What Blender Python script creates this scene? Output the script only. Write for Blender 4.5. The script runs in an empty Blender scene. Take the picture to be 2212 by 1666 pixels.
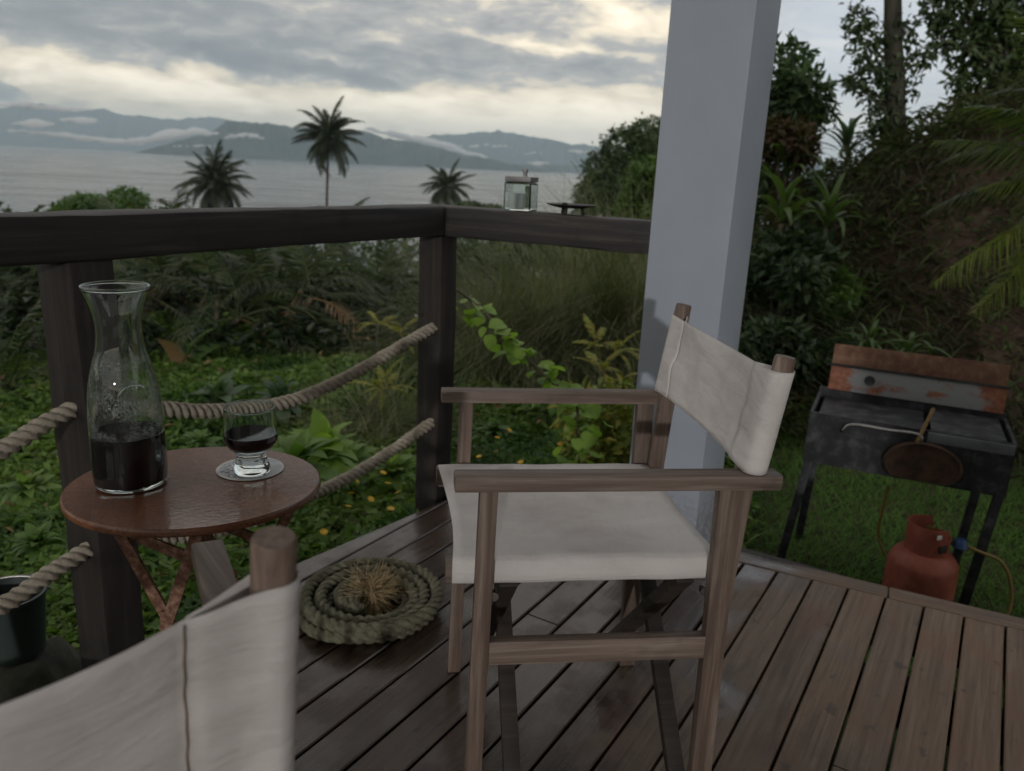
import bpy, bmesh, math, random
import numpy as np
from mathutils import Vector, Matrix

random.seed(7); rng = np.random.default_rng(11)
SC = bpy.context.scene
COL = SC.collection
D = bpy.data
rad = math.radians

# ------------------------------------------------------------------ camera
CAM_H, PITCH, ROLL = 1.12, 15.3, 2.75
def cam_axes():
    p, r = rad(PITCH), rad(ROLL)
    f = Vector((0, math.cos(p), -math.sin(p))); right = Vector((1, 0, 0)); up = right.cross(f)
    return (right*math.cos(r)+up*math.sin(r), -right*math.sin(r)+up*math.cos(r), f)
CR, CU, CF = cam_axes()
cd = D.cameras.new('camera'); cam = D.objects.new('camera', cd); COL.objects.link(cam)
cam.matrix_world = Matrix(((CR.x, CU.x, -CF.x, 0), (CR.y, CU.y, -CF.y, 0), (CR.z, CU.z, -CF.z, CAM_H), (0, 0, 0, 1)))
cd.sensor_width = 36; cd.lens = 28.0; cd.clip_start = 0.02; cd.clip_end = 60000
cd.dof.use_dof = True; cd.dof.focus_distance = 1.25; cd.dof.aperture_fstop = 5.6
SC.camera = cam

# ------------------------------------------------------------------ world, sun, exposure
SC.view_settings.view_transform = 'Standard'; SC.view_settings.look = 'None'
SC.view_settings.gamma = 1; SC.view_settings.use_curve_mapping = False
SC.view_settings.exposure = -0.3
SC.cycles.volume_bounces = 3; SC.cycles.max_bounces = 10; SC.cycles.transparent_max_bounces = 12
SC.cycles.transmission_bounces = 10; SC.cycles.diffuse_bounces = 3; SC.cycles.glossy_bounces = 4
SC.cycles.caustics_refractive = True; SC.cycles.caustics_reflective = False
SC.cycles.use_denoising = True; SC.cycles.blur_glossy = 0.3
SUN_AZ_FROM, SUN_EL = 183.0, 8.0         # the light comes from behind the camera
SKY_GAIN = 1.42

world = D.worlds.new('World'); SC.world = world; world.use_nodes = True

class NT:
    """small helper for building node trees"""
    def __init__(s, tree): s.t = tree; s.n = tree.nodes; s.l = tree.links
    def node(s, typ, **kw):
        n = s.n.new(typ)
        for k, v in kw.items(): setattr(n, k, v)
        return n
    def put(s, sock, v):
        if isinstance(v, bpy.types.NodeSocket): s.l.new(v, sock)
        elif v is not None: sock.default_value = v
    def math(s, op, a, b=None, c=None, clamp=False):
        n = s.node('ShaderNodeMath', operation=op, use_clamp=clamp)
        s.put(n.inputs[0], a); s.put(n.inputs[1], b); s.put(n.inputs[2], c)
        return n.outputs[0]
    def vmath(s, op, a, b=None, scale=None):
        n = s.node('ShaderNodeVectorMath', operation=op)
        s.put(n.inputs[0], a); s.put(n.inputs[1], b)
        if scale is not None: s.put(n.inputs['Scale'], scale)
        return n.outputs[0]
    def noise(s, vec, scale=5, detail=4, rough=.5, dist=0.0, out=0):
        n = s.node('ShaderNodeTexNoise'); s.put(n.inputs['Vector'], vec)
        n.inputs['Scale'].default_value = scale; n.inputs['Detail'].default_value = detail
        n.inputs['Roughness'].default_value = rough; n.inputs['Distortion'].default_value = dist
        return n.outputs[out]
    def ramp(s, fac, stops, interp='LINEAR'):
        n = s.node('ShaderNodeValToRGB'); cr = n.color_ramp; cr.interpolation = interp
        while len(cr.elements) < len(stops): cr.elements.new(.5)
        for e, (p, c) in zip(cr.elements, stops):
            e.position = p; e.color = (c[0], c[1], c[2], 1) if not isinstance(c, (int, float)) else (c, c, c, 1)
        s.put(n.inputs[0], fac); return n.outputs[0]
    def mix(s, fac, a, b, mode='MIX'):
        n = s.node('ShaderNodeMix', data_type='RGBA', blend_type=mode)
        s.put(n.inputs[0], fac)
        for k, v in ((6, a), (7, b)):
            if isinstance(v, tuple) and len(v) == 3: v = (*v, 1)
            s.put(n.inputs[k], v)
        return n.outputs[2]
    def maprange(s, v, a, b, c=0.0, d=1.0, smooth=True):
        n = s.node('ShaderNodeMapRange', interpolation_type='SMOOTHSTEP' if smooth else 'LINEAR')
        s.put(n.inputs[0], v)
        for k, x in zip((1, 2, 3, 4), (a, b, c, d)): n.inputs[k].default_value = x
        return n.outputs[0]
    def mapping(s, vec, scale=(1, 1, 1), rot=(0, 0, 0), loc=(0, 0, 0)):
        n = s.node('ShaderNodeMapping'); s.put(n.inputs[0], vec)
        n.inputs['Scale'].default_value = scale; n.inputs['Rotation'].default_value = rot; n.inputs['Location'].default_value = loc
        return n.outputs[0]

def build_sky():
    t = NT(world.node_tree); world.node_tree.nodes.clear()
    out = t.node('ShaderNodeOutputWorld')
    sky = t.node('ShaderNodeTexSky', sky_type='NISHITA', sun_disc=False)
    sky.sun_elevation = rad(SUN_EL); sky.sun_rotation = rad(SUN_AZ_FROM); sky.altitude = 50
    bg1 = t.node('ShaderNodeBackground'); t.l.new(sky.outputs[0], bg1.inputs[0]); bg1.inputs[1].default_value = .1
    tc = t.node('ShaderNodeTexCoord'); dirv = tc.outputs['Generated']
    sx = t.node('ShaderNodeSeparateXYZ'); t.l.new(dirv, sx.inputs[0])
    x, y, z = sx.outputs
    az = t.math('MULTIPLY', t.math('ARCTAN2', x, y), 57.2958)
    el = t.math('MULTIPLY', t.math('ARCSINE', z), 57.2958)
    # cloud fields in direction space, flattened into streaks
    vs = t.mapping(dirv, scale=(3.2, 3.2, 15.0), rot=(0, rad(4), 0))
    warp = t.noise(vs, 1.3, 3, .5, 0, out=1)
    vsw = t.vmath('ADD', vs, t.vmath('SCALE', t.vmath('SUBTRACT', warp, (.5, .5, .5)), scale=.9))
    n1 = t.noise(vsw, 1.5, 7, .55, .2)
    n2 = t.noise(t.mapping(dirv, scale=(14, 14, 44), rot=(0, rad(4), 0)), 1.6, 6, .6, .5)
    wa = t.math('MULTIPLY', t.math('SUBTRACT', t.noise(t.mapping(dirv, scale=(9, 9, 22)), 1.3, 4, .6), .5), 7.0)
    we = t.math('MULTIPLY', t.math('SUBTRACT', t.noise(t.mapping(dirv, scale=(10, 10, 24), loc=(5, 2, 1)), 1.3, 5, .6), .5), 2.6)
    aw = t.math('ADD', az, wa); ew = t.math('ADD', el, we)
    e01 = t.math('DIVIDE', ew, 40.0, clamp=True)
    V = t.ramp(e01, [(0, .66), (.055, .84), (.10, .80), (.135, .50), (.175, .37), (.30, .42), (1, .45)])
    V = t.math('ADD', V, t.math('MULTIPLY', t.math('SUBTRACT', n1, .5), .85))
    V = t.math('ADD', V, t.math('MULTIPLY', t.math('SUBTRACT', n2, .5), .60))
    feats = [(-19.9, 5.9, 5.5, .55, -.42, -.09), (-31.8, 3.2, 2.4, .6, -.5, -.15), (-10.5, 5.1, 3.0, .7, -.42, -.2),
             (0, 6.1, 9, 1.1, -.12, -.03), (2.0, 7.9, 7, .4, .30, -.03), (6.8, 9.8, 4.5, .9, .34, -.1), (-22, 3.8, 6, .8, .22, -.1),
             (-29.5, 4.0, 3, .7, .22, 0), (-4, 2.8, 6, .9, .2, -.1), (6, 3, 6, 1.3, .25, 0), (-13, 6.0, 1.8, .5, .28, -.2),
             (-28, 6.4, 7, 1.0, -.16, -.05), (-14, 8.6, 10, 1.2, -.06, 0)]
    for (fa, fe, sa, se, amp, tilt) in feats:
        da = t.math('SUBTRACT', aw, fa)
        de = t.math('SUBTRACT', t.math('SUBTRACT', ew, fe), t.math('MULTIPLY', da, tilt))
        q = t.math('ADD', t.math('POWER', t.math('ABSOLUTE', t.math('DIVIDE', da, sa)), 2.0), t.math('POWER', t.math('ABSOLUTE', t.math('DIVIDE', de, se)), 2.0))
        V = t.math('ADD', V, t.math('MULTIPLY', t.math('EXPONENT', t.math('MULTIPLY', q, -1.0)), amp))
    g = SKY_GAIN
    cs = lambda r, gg, b: (r*g, gg*g, b*g)
    colr = t.ramp(V, [(0, cs(.22, .23, .26)), (.28, cs(.32, .32, .33)), (.46, cs(.54, .51, .48)), (.66, cs(1.18, 1.01, .75)), (1, cs(1.85, 1.64, 1.29))])
    white = t.ramp(V, [(0, cs(.62, .66, .73)), (.5, cs(.78, .82, .88)), (1, cs(1.0, 1.0, 1.0))])
    rf = t.math('MULTIPLY', t.maprange(az, 9, 19), t.maprange(az, 50, 90, 1.0, 0.0))
    colr = t.mix(t.math('MULTIPLY', rf, .85), colr, white)
    bg2 = t.node('ShaderNodeBackground'); t.l.new(colr, bg2.inputs[0]); bg2.inputs[1].default_value = 1.0
    mx = t.node('ShaderNodeMixShader'); mx.inputs[0].default_value = .93
    t.l.new(bg1.outputs[0], mx.inputs[1]); t.l.new(bg2.outputs[0], mx.inputs[2]); t.l.new(mx.outputs[0], out.inputs[0])
build_sky()

sl = D.lights.new('sun', 'SUN'); sl.energy = 1.3; sl.angle = rad(1.2); sl.color = (1, .96, .92)  # low lamp standing in for the flash fired at the camera
so = D.objects.new('sun', sl); COL.objects.link(so)
_a, _e = rad(SUN_AZ_FROM), rad(SUN_EL)
_from = Vector((math.sin(_a)*math.cos(_e), math.cos(_a)*math.cos(_e), math.sin(_e)))
so.rotation_euler = (-_from).to_track_quat('-Z', 'Y').to_euler(); so.location = (0, -3, 6)

# ------------------------------------------------------------------ helpers
W2, H2, F2 = 1106.0, 833.2, 1720.0         # survey frame of the photograph (2212 wide)
def ray(x, y): return CF + CR*((x-W2)/F2) - CU*((y-H2)/F2)
def onz(x, y, z=0.0):
    d = ray(x, y); return Vector((0, 0, CAM_H)) + d*((z-CAM_H)/d.z)
def aty(x, y, Y):
    d = ray(x, y); return Vector((0, 0, CAM_H)) + d*(Y/d.y)

def link(name, me, parent=None, mat=None, loc=None, rot=None):
    o = D.objects.new(name, me); COL.objects.link(o)
    if mat is not None and me is not None and not me.materials: me.materials.append(mat)
    if parent: o.parent = parent
    if loc is not None: o.location = loc
    if rot is not None: o.rotation_euler = rot
    return o
def tag(o, label=None, cat=None, group=None, kind=None):
    if label: o['label'] = label
    if cat: o['category'] = cat
    if group: o['group'] = group
    if kind: o['kind'] = kind
    return o
def thing(name, label, cat, loc=(0, 0, 0), rz=0.0, group=None):
    return tag(link(name, None, None, None, loc, (0, 0, rz)), label, cat, group)
def mesh(name, verts, faces, smooth=False):
    me = D.meshes.new(name)
    v = np.asarray(verts, dtype=np.float32)
    if isinstance(faces, np.ndarray):
        k = faces.shape[1]; m = len(faces)
        me.vertices.add(len(v)); me.vertices.foreach_set('co', v.ravel())
        me.loops.add(m*k); me.loops.foreach_set('vertex_index', faces.astype(np.int32).ravel())
        me.polygons.add(m); me.polygons.foreach_set('loop_start', np.arange(0, m*k, k, dtype=np.int32))
        me.update(calc_edges=True)
    else:
        me.from_pydata([tuple(map(float, p)) for p in v], [], faces)
    me.validate()
    if smooth: me.polygons.foreach_set('use_smooth', np.ones(len(me.polygons), dtype=bool))
    me.update(); return me
def from_bm(name, bm, smooth=False, angle=None):
    bmesh.ops.recalc_face_normals(bm, faces=bm.faces)
    me = D.meshes.new(name); bm.to_mesh(me); bm.free()
    if smooth:
        me.polygons.foreach_set('use_smooth', np.ones(len(me.polygons), dtype=bool))
        if angle is not None: me.set_sharp_from_angle(angle=rad(angle))
    return me
def box_into(bm, lo, hi, mat=None):
    r = bmesh.ops.create_cube(bm, size=1)['verts']
    lo, hi = Vector(lo), Vector(hi); c = (lo+hi)/2; s = hi-lo
    for v in r:
        v.co = Vector((v.co.x*s.x+c.x, v.co.y*s.y+c.y, v.co.z*s.z+c.z))
        if mat is not None: v.co = mat @ v.co
    return r
def bevel(bm, w, seg=2):
    bmesh.ops.bevel(bm, geom=list(bm.edges), offset=w, segments=seg, affect='EDGES', profile=.6)
def box(name, lo, hi, bev=.003, seg=2):
    bm = bmesh.new(); box_into(bm, lo, hi)
    if bev: bevel(bm, bev, seg)
    return from_bm(name, bm, True, 40)
def bar(name, a, b, w, h, up=(0, 0, 1), bev=.002, wob=0.0, cuts=0):
    """a squared bar from a to b, w across and h along 'up'"""
    a, b = Vector(a), Vector(b); d = b-a; L = d.length; d.normalize()
    s = d.cross(Vector(up)).normalized(); u = s.cross(d).normalized()
    bm = bmesh.new(); box_into(bm, (0, -w/2, -h/2), (L, w/2, h/2))
    if bev: bevel(bm, bev, 2)
    M = Matrix(((d.x, s.x, u.x, a.x), (d.y, s.y, u.y, a.y), (d.z, s.z, u.z, a.z), (0, 0, 0, 1)))
    for v in bm.verts: v.co = M @ v.co
    return from_bm(name, bm, True, 40)
def prism(name, poly, z0, z1, bev=.004):
    bm = bmesh.new()
    lo = [bm.verts.new((p[0], p[1], z0)) for p in poly]; hi = [bm.verts.new((p[0], p[1], z1)) for p in poly]
    n = len(poly); bm.faces.new(lo[::-1]); bm.faces.new(hi)
    for i in range(n): bm.faces.new((lo[i], lo[(i+1) % n], hi[(i+1) % n], hi[i]))
    bmesh.ops.recalc_face_normals(bm, faces=bm.faces)
    if bev: bevel(bm, bev, 2)
    return from_bm(name, bm, True, 40)
def roughen(me, axis, lo, hi, n, amp, seed=0):
    """cuts a timber across its length and lets its faces wander a little"""
    bm = bmesh.new(); bm.from_mesh(me); no = Vector((0, 0, 0)); no[axis] = 1
    for k in range(1, n):
        co = Vector((0, 0, 0)); co[axis] = lo+(hi-lo)*k/n
        bmesh.ops.bisect_plane(bm, geom=bm.verts[:]+bm.edges[:]+bm.faces[:], plane_co=co, plane_no=no)
    oth = [i for i in range(3) if i != axis]
    for v in bm.verts:
        q = v.co[axis]
        for j, i in enumerate(oth):
            sg = 17.0*v.co[oth[1-j]]
            v.co[i] += amp*(math.sin(q*7+seed+j*2+sg)+.6*math.sin(q*19+seed*2+j+sg*1.7)+.5*math.sin(q*47+j*3+sg*2.3)+random.uniform(-.35, .35))
    bm.to_mesh(me); bm.free()
    me.polygons.foreach_set('use_smooth', np.ones(len(me.polygons), dtype=bool)); me.set_sharp_from_angle(angle=rad(50)); return me
def lathe(name, prof, seg=48, closed=False):
    v = []; f = []
    n = len(prof)
    for r, z in prof:
        for k in range(seg):
            a = 2*math.pi*k/seg; v.append((r*math.cos(a), r*math.sin(a), z))
    for i in range(n-1 if not closed else n):
        j = (i+1) % n
        for k in range(seg):
            k2 = (k+1) % seg; f.append((i*seg+k, i*seg+k2, j*seg+k2, j*seg+k))
    me = mesh(name, v, f, False)
    bm = bmesh.new(); bm.from_mesh(me); bmesh.ops.remove_doubles(bm, verts=bm.verts, dist=1e-6)
    if not closed:
        bm.edges.ensure_lookup_table()
        be = [e for e in bm.edges if e.is_boundary]
        if be: bmesh.ops.holes_fill(bm, edges=be, sides=0)
    D.meshes.remove(me)
    return from_bm(name, bm, True, 50)
def tube_arrays(path, rad_, seg=8):
    P = np.asarray(path, float); n = len(P)
    R_ = np.full(n, rad_) if np.isscalar(rad_) else np.asarray(rad_, float)
    T = np.gradient(P, axis=0); T /= np.linalg.norm(T, axis=1)[:, None]+1e-12
    up = np.array([0, 0, 1.]) if abs(T[0, 2]) < .9 else np.array([1., 0, 0])
    N = np.zeros_like(P); N[0] = np.cross(T[0], up); N[0] /= np.linalg.norm(N[0])
    for i in range(1, n):
        q = N[i-1]-T[i]*(N[i-1]@T[i]); N[i] = q/(np.linalg.norm(q)+1e-12)
    B = np.cross(T, N)
    a = np.arange(seg)*2*np.pi/seg
    v = P[:, None]+R_[:, None, None]*(np.cos(a)[None, :, None]*N[:, None]+np.sin(a)[None, :, None]*B[:, None])
    i, k = np.meshgrid(np.arange(n-1), np.arange(seg), indexing='ij'); k2 = (k+1) % seg
    f = np.stack([i*seg+k, i*seg+k2, (i+1)*seg+k2, (i+1)*seg+k], -1).reshape(-1, 4)
    return v.reshape(-1, 3), f, (P, T, N, B)
def tube(name, path, r, seg=8):
    v, f, _ = tube_arrays(path, r, seg); n = len(v)
    fl = [tuple(q) for q in f]+[tuple(range(seg))[::-1], tuple(range(n-seg, n))]
    return mesh(name, v, fl, True)
def spline(pts, n):
    P = np.asarray([tuple(p) for p in pts], float); m = len(P)
    d = np.r_[0, np.cumsum(np.linalg.norm(np.diff(P, axis=0), axis=1))]; d /= d[-1]
    Q = np.vstack([2*P[0]-P[1], P, 2*P[-1]-P[-2]]); out = []
    for t in np.linspace(0, 1, n):
        i = min(max(np.searchsorted(d, t, side='right')-1, 0), m-2); u = (t-d[i])/(d[i+1]-d[i])
        p0, p1, p2, p3 = Q[i:i+4]
        out.append(.5*((2*p1)+(-p0+p2)*u+(2*p0-5*p1+4*p2-p3)*u*u+(-p0+3*p1-3*p2+p3)*u**3))
    return np.array(out)
def rope_mesh(name, path, r, pitch, step=.0045, seg=24):
    """three strands laid round each other along a path"""
    P = np.asarray(path, float); L = np.r_[0, np.cumsum(np.linalg.norm(np.diff(P, axis=0), axis=1))]
    n = max(8, int(L[-1]/step)); s = np.linspace(0, L[-1], n)
    P = np.stack([np.interp(s, L, P[:, k]) for k in range(3)], 1)
    _, f, (P, T, N, B) = tube_arrays(P, r, seg)
    a = np.arange(seg)*2*np.pi/seg
    th = a[None, :]-2*np.pi*s[:, None]/pitch
    dl = (th+np.pi/3) % (2*np.pi/3)-np.pi/3
    ca, b = r*.50, r*.50
    rr = ca*np.cos(dl)+np.sqrt(np.maximum(b*b-(ca*np.sin(dl))**2, 0))
    rr *= 1+.03*np.sin(s*61)[:, None]+.02*rng.standard_normal((n, 1))
    v = P[:, None]+rr[:, :, None]*(np.cos(a)[None, :, None]*N[:, None]+np.sin(a)[None, :, None]*B[:, None])
    fl = np.asarray(f)
    return mesh(name, v.reshape(-1, 3), fl, True)

def unit(v): return v/(np.linalg.norm(v, axis=-1, keepdims=True)+1e-9)
def leaves(c, d, up, L, Wd, fold=.25, droop=.15):
    """n folded leaf blades of four corners each; returns verts and triangles"""
    n = len(c); L = np.broadcast_to(L, (n,)); Wd = np.broadcast_to(Wd, (n,))
    d = unit(d); s = unit(np.cross(d, up)); u = np.cross(s, d)
    mid = c+d*(L*.45)[:, None]
    v = np.empty((n, 4, 3))
    v[:, 0] = c; v[:, 2] = c+d*L[:, None]-u*(L*droop)[:, None]
    v[:, 1] = mid+s*(Wd/2)[:, None]+u*(Wd*fold)[:, None]; v[:, 3] = mid-s*(Wd/2)[:, None]+u*(Wd*fold)[:, None]
    b = np.arange(n)[:, None]*4
    f = np.concatenate([b+np.array([[0, 1, 2]]), b+np.array([[0, 2, 3]])], 0)
    return v.reshape(-1, 3), f
def blades(c, d, bend, L, Wd, k=3, curl=.5, taper=True, wdir=None):
    """n strips of k segments that start along d and curl towards bend"""
    n = len(c); L = np.broadcast_to(L, (n,)); Wd = np.broadcast_to(Wd, (n,)); curl = np.broadcast_to(curl, (n,))
    d = unit(d); s = unit(np.cross(d, bend+1e-4)) if wdir is None else unit(wdir)
    v = np.empty((n, k+1, 2, 3)); p = c.astype(float).copy(); t = d
    for i in range(k+1):
        w = Wd*(1-(i/k)**1.5*.93 if taper else 1.0)*.5
        if i == 0: w = w*.6
        v[:, i, 0] = p+s*w[:, None]; v[:, i, 1] = p-s*w[:, None]
        t = unit(t+bend*(curl/k)[:, None]); p = p+t*(L/k)[:, None]
    b = np.arange(n)[:, None, None]*(2*(k+1))+np.arange(k)[None, :, None]*2
    f = (b+np.array([0, 1, 3, 2])).reshape(-1, 4)
    return v.reshape(-1, 3), f
def merge(parts):
    vs, fs, o = [], [], 0
    for v, f in parts:
        vs.append(v); fs.append(np.asarray(f)+o); o += len(v)
    return np.vstack(vs), np.vstack(fs)
def tri2quad(f):      # triangles as degenerate-free separate arrays are merged by splitting quads
    return f
def q2t(f): return np.vstack([f[:, [0, 1, 2]], f[:, [0, 2, 3]]])
def rand_dir(n, zmin=-1.0, zmax=1.0):
    z = rng.uniform(zmin, zmax, n); a = rng.uniform(0, 2*np.pi, n); r = np.sqrt(np.maximum(0, 1-z*z))
    return np.stack([r*np.cos(a), r*np.sin(a), z], 1)
def smooth01(x): x = np.clip(x, 0, 1); return x*x*(3-2*x)

# ------------------------------------------------------------------ materials
def new_mat(name):
    m = D.materials.new(name); m.use_nodes = True; m.node_tree.nodes.clear()
    t = NT(m.node_tree); out = t.node('ShaderNodeOutputMaterial'); return m, t, out
def principled(t, out, base, rough=.5, bump=None, bstr=.3, bdist=.01, spec=.5, **kw):
    p = t.node('ShaderNodeBsdfPrincipled')
    if isinstance(base, tuple): base = (*base, 1)
    t.put(p.inputs['Base Color'], base); t.put(p.inputs['Roughness'], rough); t.put(p.inputs['Specular IOR Level'], spec)
    for k, v in kw.items(): t.put(p.inputs[k.replace('_', ' ')], v)
    if bump is not None:
        b = t.node('ShaderNodeBump'); t.put(b.inputs['Height'], bump); b.inputs['Strength'].default_value = bstr; b.inputs['Distance'].default_value = bdist
        t.l.new(b.outputs[0], p.inputs['Normal'])
    t.l.new(p.outputs[0], out.inputs[0]); return p
def wood_mat(name, c0, c1, c2, axis=0, rough=.6, grain=1.0, bstr=.35, objrand=True, stain=.5, spec=.4):
    m, t, out = new_mat(name)
    tc = t.node('ShaderNodeTexCoord'); oi = t.node('ShaderNodeObjectInfo')
    off = t.vmath('SCALE', (3.1, 7.7, 5.3), scale=t.math('MULTIPLY', oi.outputs['Random'], 20.0))
    vec = t.vmath('ADD', tc.outputs['Object'], off)
    sc = [70*grain]*3; sc[axis] = 3.0*grain
    g = t.noise(t.mapping(vec, scale=tuple(sc)), 1.0, 5, .65, .4)
    sc2 = [22*grain]*3; sc2[axis] = 2.0*grain
    g2 = t.noise(t.mapping(vec, scale=tuple(sc2)), 1.0, 3, .5, .6)
    col = t.ramp(g, [(.28, c0), (.52, c1), (.75, c2)])
    col = t.mix(t.math('MULTIPLY', t.maprange(g2, .45, .7), .6), col, c0)
    st = t.noise(vec, 9, 4, .6)
    col = t.mix(t.math('MULTIPLY', t.maprange(st, .55, .75), stain), col, tuple(k*.45 for k in c0))
    if objrand:
        col = t.mix(1.0, col, t.ramp(oi.outputs['Random'], [(0, .72), (1, 1.25)]), 'MULTIPLY')
    principled(t, out, col, rough, t.math('ADD', g, t.math('MULTIPLY', g2, .6)), bstr, .0015, spec)
    return m
def plain_mat(name, col, rough=.5, var=.2, scale=20, bstr=.1, metal=0.0, spec=.5):
    m, t, out = new_mat(name); tc = t.node('ShaderNodeTexCoord')
    n = t.noise(tc.outputs['Object'], scale, 5, .6)
    c = t.mix(1.0, (*col, 1), t.ramp(n, [(.3, 1-var), (.7, 1+var)]), 'MULTIPLY')
    principled(t, out, c, rough, n, bstr, .002, spec, Metallic=metal); return m
def leaf_mat(name, cols, rough=.45, trans=.35, spec=.4, brown=None, big=0.0, bigscale=1.0):
    """leaf colours vary from leaf to leaf; light passes through the blade"""
    m, t, out = new_mat(name)
    geo = t.node('ShaderNodeNewGeometry')
    k = len(cols); r = geo.outputs['Random Per Island']
    if big:
        n = t.noise(geo.outputs['Position'], bigscale, 3, .6)
        r = t.math('ADD', t.math('MULTIPLY', r, 1-big), t.math('MULTIPLY', t.maprange(n, .3, .7), big))
    col = t.ramp(r, [((i+.5)/k, c) for i, c in enumerate(cols)])
    p = t.node('ShaderNodeBsdfPrincipled'); t.l.new(col, p.inputs['Base Color']); p.inputs['Roughness'].default_value = rough
    p.inputs['Specular IOR Level'].default_value = spec
    tr = t.node('ShaderNodeBsdfTranslucent'); t.l.new(t.mix(1.0, col, (1.1, 1.25, .6, 1), 'MULTIPLY'), tr.inputs[0])
    mx = t.node('ShaderNodeMixShader'); mx.inputs[0].default_value = trans
    t.l.new(p.outputs[0], mx.inputs[1]); t.l.new(tr.outputs[0], mx.inputs[2]); t.l.new(mx.outputs[0], out.inputs[0])
    return m

M = {}
M['rail'] = wood_mat('dark stained timber', (.018, .017, .018), (.032, .029, .029), (.078, .066, .060), 0, .6, .8, .6, True, .5, .3)
M['post'] = wood_mat('dark stained post timber', (.020, .018, .018), (.031, .026, .025), (.052, .042, .037), 2, .65, .8, .5, True, .5, .3)
M['chair_wood_x'] = wood_mat('weathered chair wood', (.09, .063, .051), (.185, .140, .116), (.31, .265, .235), 0, .6, 1.3, .35, True, .4)
M['chair_wood_z'] = wood_mat('weathered chair upright wood', (.085, .056, .043), (.17, .122, .098), (.28, .235, .20), 2, .6, 1.3, .35, True, .4)
M['chair_dark'] = wood_mat('dark chair brace wood', (.018, .014, .012), (.036, .028, .023), (.065, .048, .038), 0, .6, 1.2, .3)
M['steel'] = plain_mat('dull steel', (.35, .34, .33), .35, .2, 60, .1, 1.0)
M['dark_steel'] = plain_mat('dark steel', (.05, .05, .05), .5, .3, 60, .1, .6)

def deck_mat():
    m, t, out = new_mat('weathered decking'); tc = t.node('ShaderNodeTexCoord'); oi = t.node('ShaderNodeObjectInfo'); geo = t.node('ShaderNodeNewGeometry')
    off = t.vmath('SCALE', (3.1, 7.7, 5.3), scale=t.math('MULTIPLY', oi.outputs['Random'], 20.0))
    vec = t.vmath('ADD', tc.outputs['Object'], off)
    g = t.noise(t.mapping(vec, scale=(3.5, 95, 60)), 1.0, 6, .68, .35)
    g2 = t.noise(t.mapping(vec, scale=(2.2, 26, 20)), 1.0, 4, .55, .8)
    patch = t.noise(t.mapping(vec, scale=(3.0, 7, 7)), 1.0, 4, .6, .3)
    spots = t.noise(t.mapping(vec, scale=(16, 24, 24)), 1.0, 3, .5)
    col = t.ramp(g, [(.25, (.078, .053, .037)), (.5, (.158, .115, .083)), (.78, (.235, .182, .138))])
    col = t.mix(t.math('MULTIPLY', t.maprange(patch, .48, .68), .75), col, (.17, .098, .064))
    col = t.mix(t.math('MULTIPLY', t.maprange(g2, .55, .72), .55), col, (.07, .055, .044))
    col = t.mix(t.math('MULTIPLY', t.maprange(spots, .64, .74), .6), col, (.05, .042, .038))
    col = t.mix(1.0, col, t.ramp(oi.outputs['Random'], [(0, (.82, .80, .80)), (.5, (1.0, 1, 1)), (1, (1.2, 1.12, 1.06))]), 'MULTIPLY')
    # rain-wet side of the deck, beyond the drip line of the roof
    sp = t.node('ShaderNodeSeparateXYZ'); t.l.new(geo.outputs['Position'], sp.inputs[0])
    nco = t.math('SUBTRACT', t.math('MULTIPLY', sp.outputs[0], math.cos(rad(31))), t.math('MULTIPLY', sp.outputs[1], math.sin(rad(31))))
    wn = t.noise(t.mapping(geo.outputs['Position'], scale=(1, 1, 1), rot=(0, 0, rad(31-0)) ), 3.5, 5, .65)
    wet = t.maprange(t.math('ADD', nco, t.math('MULTIPLY', t.math('SUBTRACT', wn, .5), -1.3)), -.28, -.62, 0, 1)
    col = t.mix(wet, col, t.mix(1.0, col, (.33, .31, .32, 1), 'MULTIPLY'))
    rough = t.math('SUBTRACT', t.math('ADD', .62, t.math('MULTIPLY', g, .15)), t.math('MULTIPLY', wet, t.math('ADD', .36, t.math('MULTIPLY', wn, .18))))
    hgt = t.math('ADD', g, t.math('MULTIPLY', g2, .7))
    damp = t.maprange(t.noise(geo.outputs['Position'], 2.3, 5, .6), .56, .68)
    col = t.mix(t.math('MULTIPLY', damp, .35), col, (.060, .043, .034))
    film = t.math('MULTIPLY', t.math('MULTIPLY', wet, t.maprange(t.noise(geo.outputs['Position'], 5.0, 4, .6), .40, .58)), .85)
    p = principled(t, out, col, rough, hgt, .5, .0018, .45, Coat_Weight=film, Coat_Roughness=.14, Coat_IOR=1.33)
    return m
M['deck'] = deck_mat()

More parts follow.
